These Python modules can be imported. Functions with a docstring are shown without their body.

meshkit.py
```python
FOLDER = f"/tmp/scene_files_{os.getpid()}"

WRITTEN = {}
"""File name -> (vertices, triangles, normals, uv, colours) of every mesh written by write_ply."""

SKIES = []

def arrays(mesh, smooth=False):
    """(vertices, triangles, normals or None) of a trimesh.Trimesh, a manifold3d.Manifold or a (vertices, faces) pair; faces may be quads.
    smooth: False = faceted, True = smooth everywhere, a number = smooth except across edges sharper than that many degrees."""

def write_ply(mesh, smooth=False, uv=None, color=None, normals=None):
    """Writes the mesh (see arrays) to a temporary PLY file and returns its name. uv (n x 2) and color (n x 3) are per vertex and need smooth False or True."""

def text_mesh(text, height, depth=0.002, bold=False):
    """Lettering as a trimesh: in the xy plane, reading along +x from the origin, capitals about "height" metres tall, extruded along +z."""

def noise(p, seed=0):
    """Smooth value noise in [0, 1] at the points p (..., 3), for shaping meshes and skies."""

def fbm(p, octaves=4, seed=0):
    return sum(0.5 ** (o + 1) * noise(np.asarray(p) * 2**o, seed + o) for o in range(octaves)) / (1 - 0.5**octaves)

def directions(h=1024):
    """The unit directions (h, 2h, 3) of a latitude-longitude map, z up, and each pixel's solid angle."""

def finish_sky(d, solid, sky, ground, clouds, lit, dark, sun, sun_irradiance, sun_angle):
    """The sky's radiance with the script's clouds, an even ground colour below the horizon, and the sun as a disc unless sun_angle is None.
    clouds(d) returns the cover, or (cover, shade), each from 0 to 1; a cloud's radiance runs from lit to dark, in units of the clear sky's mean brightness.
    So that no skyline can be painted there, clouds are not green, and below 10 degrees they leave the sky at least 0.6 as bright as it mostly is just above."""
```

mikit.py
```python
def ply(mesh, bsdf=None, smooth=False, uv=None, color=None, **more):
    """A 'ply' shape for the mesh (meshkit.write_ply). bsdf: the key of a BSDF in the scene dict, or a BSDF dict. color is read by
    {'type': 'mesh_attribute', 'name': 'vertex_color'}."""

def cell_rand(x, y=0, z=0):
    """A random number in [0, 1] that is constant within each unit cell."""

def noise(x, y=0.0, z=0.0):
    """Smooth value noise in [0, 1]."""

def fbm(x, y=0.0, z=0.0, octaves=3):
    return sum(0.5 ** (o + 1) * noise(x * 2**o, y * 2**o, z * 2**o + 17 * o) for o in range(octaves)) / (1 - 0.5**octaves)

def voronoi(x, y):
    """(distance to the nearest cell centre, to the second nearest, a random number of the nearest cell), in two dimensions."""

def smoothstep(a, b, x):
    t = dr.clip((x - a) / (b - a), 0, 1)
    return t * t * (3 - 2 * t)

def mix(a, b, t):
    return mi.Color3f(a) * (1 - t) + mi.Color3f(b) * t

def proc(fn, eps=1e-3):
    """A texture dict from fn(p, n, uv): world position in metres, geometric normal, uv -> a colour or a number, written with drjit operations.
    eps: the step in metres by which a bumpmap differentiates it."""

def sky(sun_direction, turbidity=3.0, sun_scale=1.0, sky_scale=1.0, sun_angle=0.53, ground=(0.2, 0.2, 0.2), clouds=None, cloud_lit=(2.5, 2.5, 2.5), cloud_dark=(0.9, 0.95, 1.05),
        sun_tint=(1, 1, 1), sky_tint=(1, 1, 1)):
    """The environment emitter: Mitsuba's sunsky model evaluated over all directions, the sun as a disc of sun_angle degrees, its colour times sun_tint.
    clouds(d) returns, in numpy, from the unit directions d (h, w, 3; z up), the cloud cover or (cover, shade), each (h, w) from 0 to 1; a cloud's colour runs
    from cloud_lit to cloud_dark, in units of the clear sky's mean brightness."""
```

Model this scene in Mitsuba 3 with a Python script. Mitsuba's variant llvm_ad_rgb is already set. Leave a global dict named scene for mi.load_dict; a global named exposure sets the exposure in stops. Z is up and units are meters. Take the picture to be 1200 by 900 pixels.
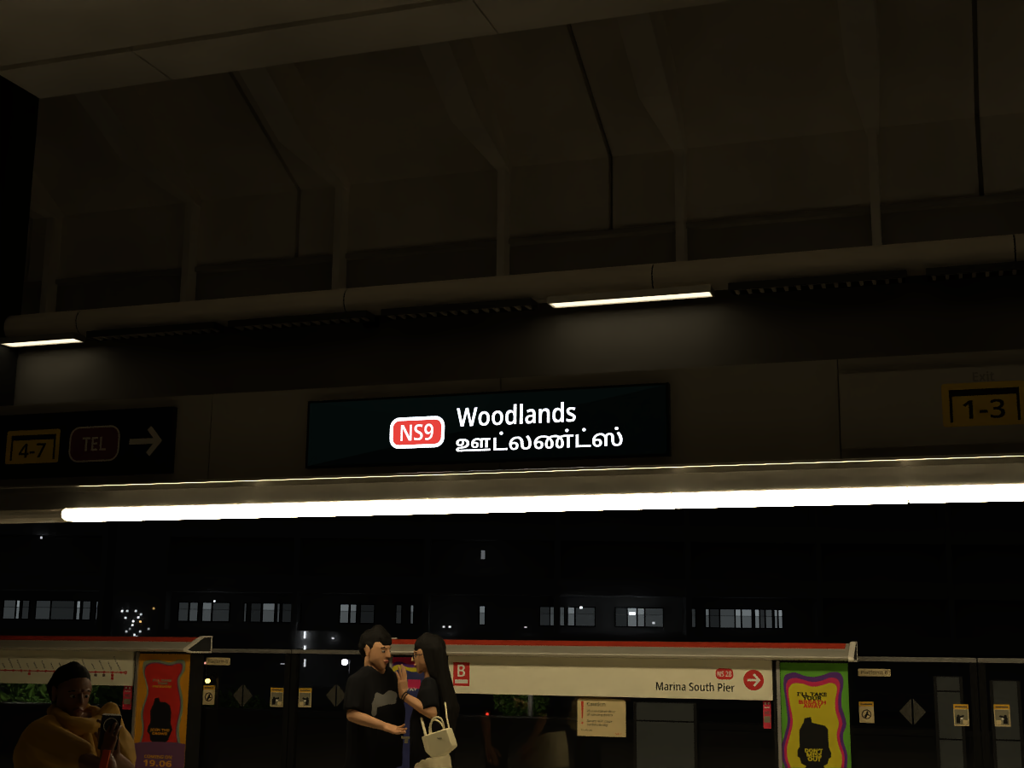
import math, random
import numpy as np, trimesh, mitsuba as mi, mikit, meshkit
from shapely.geometry import Polygon, Point, LineString, box as sbox
from shapely import affinity, union_all
from manifold3d import Manifold, OpType
from trimesh.smoothing import filter_taubin

random.seed(7)
rng = np.random.default_rng(7)
T = mi.ScalarTransform4f
scene, labels = {}, {}

# ------------------------------------------------------------------ camera, night sky, exposure
exposure = 0.0
FPX, PITCH, YAW, ROLL = 1560.0, math.radians(11.1), math.radians(18.6), math.radians(0.61)
EYE = np.array([0.0, 0.0, 1.6])
_f = np.array([-math.sin(YAW) * math.cos(PITCH), math.cos(YAW) * math.cos(PITCH), math.sin(PITCH)])
_r = np.array([math.cos(YAW), math.sin(YAW), 0.0])
_u = np.cross(_r, _f)
CAM_UP = math.cos(ROLL) * _u - math.sin(ROLL) * _r
CAM_RIGHT = math.cos(ROLL) * _r + math.sin(ROLL) * _u
scene['camera'] = {'type': 'perspective', 'fov': math.degrees(2 * math.atan(600 / FPX)), 'fov_axis': 'x',
                   'near_clip': 0.05, 'far_clip': 2000.0,
                   'to_world': T().look_at(origin=EYE.tolist(), target=(EYE + _f).tolist(), up=CAM_UP.tolist())}
scene['night_sky'] = {'type': 'constant', 'radiance': {'type': 'rgb', 'value': [0.0022, 0.0022, 0.0021]}, 'sampling_weight': 0.3}

STRIP_L = np.array([1.0, 0.83, 0.52]) * 10.8      # platform edge strip
LOUVRE_L = np.array([1.0, 0.86, 0.58]) * 1.4       # fluorescent lamps under the duct


def ray(x, y):
    return _f + CAM_RIGHT * (x - 600) / FPX - CAM_UP * (y - 450) / FPX


def at(x, y, Y):
    """the point on the upright plane Y = const, parallel to the tracks, that this photo pixel looks at"""
    d = ray(x, y)
    return EYE + d * (Y - EYE[1]) / d[1]


def XZ(x, y, Y):
    p = at(x, y, Y)
    return float(p[0]), float(p[2])


# ------------------------------------------------------------------ materials
def rgb(c):
    return {'type': 'rgb', 'value': [float(x) for x in c]}


def mat(name, c, rough=0.6, metal=0.0, spec=0.3, tex=None, **kw):
    b = {'type': 'principled', 'base_color': tex if tex else rgb(c), 'roughness': rough, 'metallic': metal, 'specular': spec, **kw}
    scene['m_' + name] = {'type': 'twosided', 'bsdf': b}
    return 'm_' + name


def grime(c, scale, amount):
    lo, hi = [float(v * (1 - amount)) for v in c], [float(v * (1 + amount * 0.6)) for v in c]

    def fn(p, n, uv):
        k = mikit.fbm(p.x * scale, p.y * scale, p.z * scale * 0.5)
        return mikit.mix(lo, hi, mikit.smoothstep(0.25, 0.75, k))
    return mikit.proc(fn)


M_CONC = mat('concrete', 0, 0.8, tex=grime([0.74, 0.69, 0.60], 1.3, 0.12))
M_RIB_LIT = mat('lit_rib_concrete', 0, 0.8, tex=grime([0.88, 0.83, 0.73], 1.7, 0.06))  # paler than the panels: light on the rib undersides put into the colour
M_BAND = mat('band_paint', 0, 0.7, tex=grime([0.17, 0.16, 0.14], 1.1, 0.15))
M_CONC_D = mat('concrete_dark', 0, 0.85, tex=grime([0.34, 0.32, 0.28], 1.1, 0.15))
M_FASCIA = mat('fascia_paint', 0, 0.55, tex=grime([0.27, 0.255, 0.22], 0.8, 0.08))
M_FLOOR = mat('floor_granite', 0, 0.45, tex=grime([0.72, 0.69, 0.62], 9.0, 0.10))
M_DUCT = mat('duct_paint', 0, 0.5, tex=grime([0.87, 0.81, 0.69], 1.5, 0.05))
M_STEEL = mat('polished_steel', [0.62, 0.6, 0.56], 0.16, 1.0)
M_BRUSH = mat('brushed_aluminium', [0.55, 0.53, 0.47], 0.42, 0.85)
M_HEADER = mat('satin_header', [0.50, 0.475, 0.385], 0.45, 0.25)
M_TRIM = mat('dark_trim', [0.045, 0.045, 0.045], 0.45)
M_BLACK = mat('black_metal', [0.012, 0.012, 0.012], 0.6, spec=0.15)
M_RUBBER = mat('rubber', [0.007, 0.007, 0.007], 0.9, spec=0.1)
M_RED = mat('red_paint', [0.58, 0.06, 0.03], 0.3)
M_RAILDARK = mat('dull_rail', [0.16, 0.15, 0.13], 0.6)
M_SIGNRED = mat('sign_red', [0.55, 0.035, 0.03], 0.5)
M_PINK = mat('sticker_red', [0.62, 0.04, 0.07], 0.5)
M_CREAM = mat('sign_cream', [0.80, 0.75, 0.54], 0.5)
M_INK = mat('ink', [0.010, 0.010, 0.010], 0.7, spec=0.15)
M_SIGNBLACK = mat('sign_black', [0.006, 0.008, 0.008], 0.35)
M_SIGNTEAL = mat('sign_lit_face', [0.006, 0.012, 0.012], 0.35)
M_YELLOW = mat('sign_yellow', [0.50, 0.34, 0.045], 0.55)
M_MAROON = mat('sign_maroon', [0.10, 0.03, 0.035], 0.55)
M_SIGNWHITE = mat('sign_white', [0.42, 0.39, 0.33], 0.5)
M_WHITE = mat('white_print', [0.75, 0.72, 0.62], 0.5)
M_ORANGE = mat('orange_print', [0.72, 0.30, 0.03], 0.5)
M_GREEN = mat('poster_green', [0.11, 0.34, 0.03], 0.45)
M_PURPLE = mat('poster_purple', [0.10, 0.025, 0.19], 0.45)
M_MAGENTA = mat('poster_crimson', [0.55, 0.025, 0.10], 0.45)
M_LIME = mat('poster_lime', [0.55, 0.46, 0.02], 0.45)
M_AMBER = mat('poster_amber', [0.62, 0.27, 0.015], 0.45)
M_TEAL = mat('poster_teal', [0.22, 0.27, 0.16], 0.45)
M_PRED = mat('poster_red', [0.55, 0.028, 0.02], 0.45)
M_PLUM = mat('poster_plum', [0.15, 0.06, 0.12], 0.45)
M_NAVY = mat('poster_navy', [0.03, 0.035, 0.12], 0.45)
M_PHOTO = mat('print_grey', [0.22, 0.20, 0.13], 0.6)
M_STICK = mat('sticker_tan', [0.62, 0.50, 0.26], 0.55)
M_STICKTOP = mat('sticker_amber', [0.65, 0.36, 0.03], 0.55)
M_FROST = mat('frosted_decal', [0.055, 0.052, 0.042], 0.8, spec=0.1)
M_PANELGREY = mat('panel_grey', [0.27, 0.30, 0.30], 0.5)
M_DARKWALL = mat('dark_wall', [0.03, 0.03, 0.028], 0.9)  # one even dark tone for the parapet and its coping
M_LEAF = mat('leaf', [0.13, 0.26, 0.05], 0.5)
M_BARK = mat('bark', [0.10, 0.07, 0.05], 0.9)
M_FACADE = mat('far_facade', [0.45, 0.45, 0.45], 0.95)
M_WINFRAME = mat('window_frame', [0.03, 0.03, 0.035], 0.6)
M_EARTH = mat('earth', [0.04, 0.045, 0.03], 0.95)
M_BALLAST = mat('track_slab', [0.45, 0.42, 0.37], 0.9)
M_RAIL = mat('rail_steel', [0.35, 0.30, 0.26], 0.35, 0.9)
M_SKIN = mat('skin', [0.50, 0.265, 0.135], 0.55)
M_SKIN2 = mat('skin_dark', [0.17, 0.08, 0.045], 0.5)
M_HAIR = mat('hair', [0.009, 0.008, 0.007], 0.75, spec=0.1)
M_TEE = mat('black_cotton', [0.009, 0.009, 0.010], 0.95, spec=0.1)
M_TROUSER = mat('dark_trousers', [0.009, 0.009, 0.010], 0.95, spec=0.1)
M_TEEPRINT = mat('shirt_print', [0.17, 0.165, 0.15], 0.8)
M_SKIRT = mat('cream_skirt', [0.66, 0.58, 0.36], 0.85)
M_BAG = mat('cream_leather', [0.74, 0.67, 0.42], 0.55)
M_SHAWL = mat('mustard_cloth', [0.40, 0.22, 0.035], 0.85, sheen=0.3)
M_EYE = mat('eye_white', [0.26, 0.23, 0.19], 0.4)
M_LIP2 = mat('lip_dark', [0.17, 0.06, 0.045], 0.55)
M_LIP = mat('lip', [0.36, 0.11, 0.08], 0.5)
M_PHONE = mat('phone_back', [0.02, 0.02, 0.024], 0.25)
M_PHONE_LIT_EDGE = mat('phone_lit_edge', [0.85, 0.82, 0.75], 0.4)
M_STRAP = mat('coral_strap', [0.80, 0.11, 0.04], 0.6)
M_SHOE = mat('shoe', [0.03, 0.03, 0.03], 0.6)
scene['m_glass'] = {'type': 'thindielectric', 'int_ior': 1.5}


def glow(v, weight=0.05):
    return {'type': 'area', 'radiance': rgb(v), 'sampling_weight': float(weight)}


# ------------------------------------------------------------------ helpers
def key_for(name, parent=None):
    k = name if parent is None else parent + '__' + name
    if k not in scene and k not in labels and not any(q.startswith(k + '__') for q in scene):
        return k
    i = 1
    while f'{k}_{i:03d}' in scene or f'{k}_{i:03d}' in labels:
        i += 1
    return f'{k}_{i:03d}'


def thing(name, label, cat, group=None, kind=None):
    k = key_for(name)
    labels[k] = {'label': label}
    if cat: labels[k]['category'] = cat
    if group: labels[k]['group'] = group
    if kind: labels[k]['kind'] = kind
    return k


def obj(name, mesh, m, parent=None, smooth=False, label=None, cat=None, group=None, kind=None, **more):
    k = key_for(name, parent) if not (parent is None and name in labels and name not in scene) else name
    scene[k] = mikit.ply(mesh, m, smooth=smooth, **more)
    d = {a: b for a, b in (('label', label), ('category', cat), ('group', group), ('kind', kind)) if b}
    if d: labels[k] = {**labels.get(k, {}), **d}
    return k


def bx(x0, x1, y0, y1, z0, z1):
    m = trimesh.creation.box((abs(x1 - x0), abs(y1 - y0), abs(z1 - z0)))
    m.apply_translation(((x0 + x1) / 2, (y0 + y1) / 2, (z0 + z1) / 2))
    return m


def cat_m(*ms):
    return trimesh.util.concatenate([m for m in ms])


def tube(pts, r, n=10, caps=True):
    pts = np.asarray(pts, float)
    rr = np.broadcast_to(r, (len(pts),))
    t = np.gradient(pts, axis=0); t /= np.linalg.norm(t, axis=1, keepdims=True) + 1e-12
    a = np.cross(t[0], [0, 0, 1.0] if abs(t[0][2]) < 0.9 else [1.0, 0, 0]); a /= np.linalg.norm(a)
    v = []
    ang = np.arange(n) * 2 * np.pi / n
    for i in range(len(pts)):
        a = a - t[i] * (a @ t[i]); a /= np.linalg.norm(a)
        b = np.cross(t[i], a)
        v.append(pts[i] + rr[i] * (np.cos(ang)[:, None] * a + np.sin(ang)[:, None] * b))
    v = np.vstack(v + [pts[:1], pts[-1:]])
    f = []
    for i in range(len(pts) - 1):
        for j in range(n):
            k = (j + 1) % n
            f += [[i * n + j, i * n + k, (i + 1) * n + k], [i * n + j, (i + 1) * n + k, (i + 1) * n + j]]
    if caps:
        c0, c1, l = len(pts) * n, len(pts) * n + 1, (len(pts) - 1) * n
        for j in range(n):
            k = (j + 1) % n
            f += [[c0, k, j], [c1, l + j, l + k]]
    return trimesh.Trimesh(v, np.array(f), process=False)


def prism_x(profile, x0, x1):
    """a (y, z) outline swept along x"""
    p = Polygon(profile)
    m = trimesh.creation.extrude_polygon(p, x1 - x0, engine='earcut')
    m.apply_transform(np.array([[0, 0, 1, x0], [1, 0, 0, 0], [0, 1, 0, 0], [0, 0, 0, 1.0]]))
    return m


def flat(shape, Y, depth=0.002):
    """a shapely outline in (x, z) as a thin plate whose back lies on the plane Y and which faces the platform (-y)"""
    ms = [trimesh.creation.extrude_polygon(g, depth, engine='earcut') for g in getattr(shape, 'geoms', [shape]) if g.area > 1e-8]
    m = trimesh.util.concatenate(ms)
    m.apply_transform(np.array([[1, 0, 0, 0], [0, 0, -1, Y], [0, 1, 0, 0], [0, 0, 0, 1.0]]))
    return m


def rrect(x0, x1, z0, z1, r):
    return sbox(x0 + r, z0 + r, x1 - r, z1 - r).buffer(r, quad_segs=6)


def pxpoly(pts, Y):
    return Polygon([XZ(x, y, Y) for x, y in pts]).buffer(0)


def smooth_ring(pts, n=4):
    """closed Catmull-Rom curve through the points"""
    p = np.asarray(pts, float); out = []
    for i in range(len(p)):
        a, b, c, d = p[i - 1], p[i], p[(i + 1) % len(p)], p[(i + 2) % len(p)]
        for t in np.arange(n) / n:
            out.append(0.5 * (2 * b + (c - a) * t + (2 * a - 5 * b + 4 * c - d) * t * t + (3 * b - a - 3 * c + d) * t ** 3))
    return np.array(out)


def smooth_line(pts, n=6):
    p = np.asarray(pts, float); p = np.vstack([2 * p[0] - p[1], p, 2 * p[-1] - p[-2]]); out = []
    for i in range(1, len(p) - 2):
        a, b, c, d = p[i - 1:i + 3]
        for t in np.arange(n) / n:
            out.append(0.5 * (2 * b + (c - a) * t + (2 * a - 5 * b + 4 * c - d) * t * t + (3 * b - a - 3 * c + d) * t ** 3))
    return np.array(out + [p[-2]])


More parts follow.
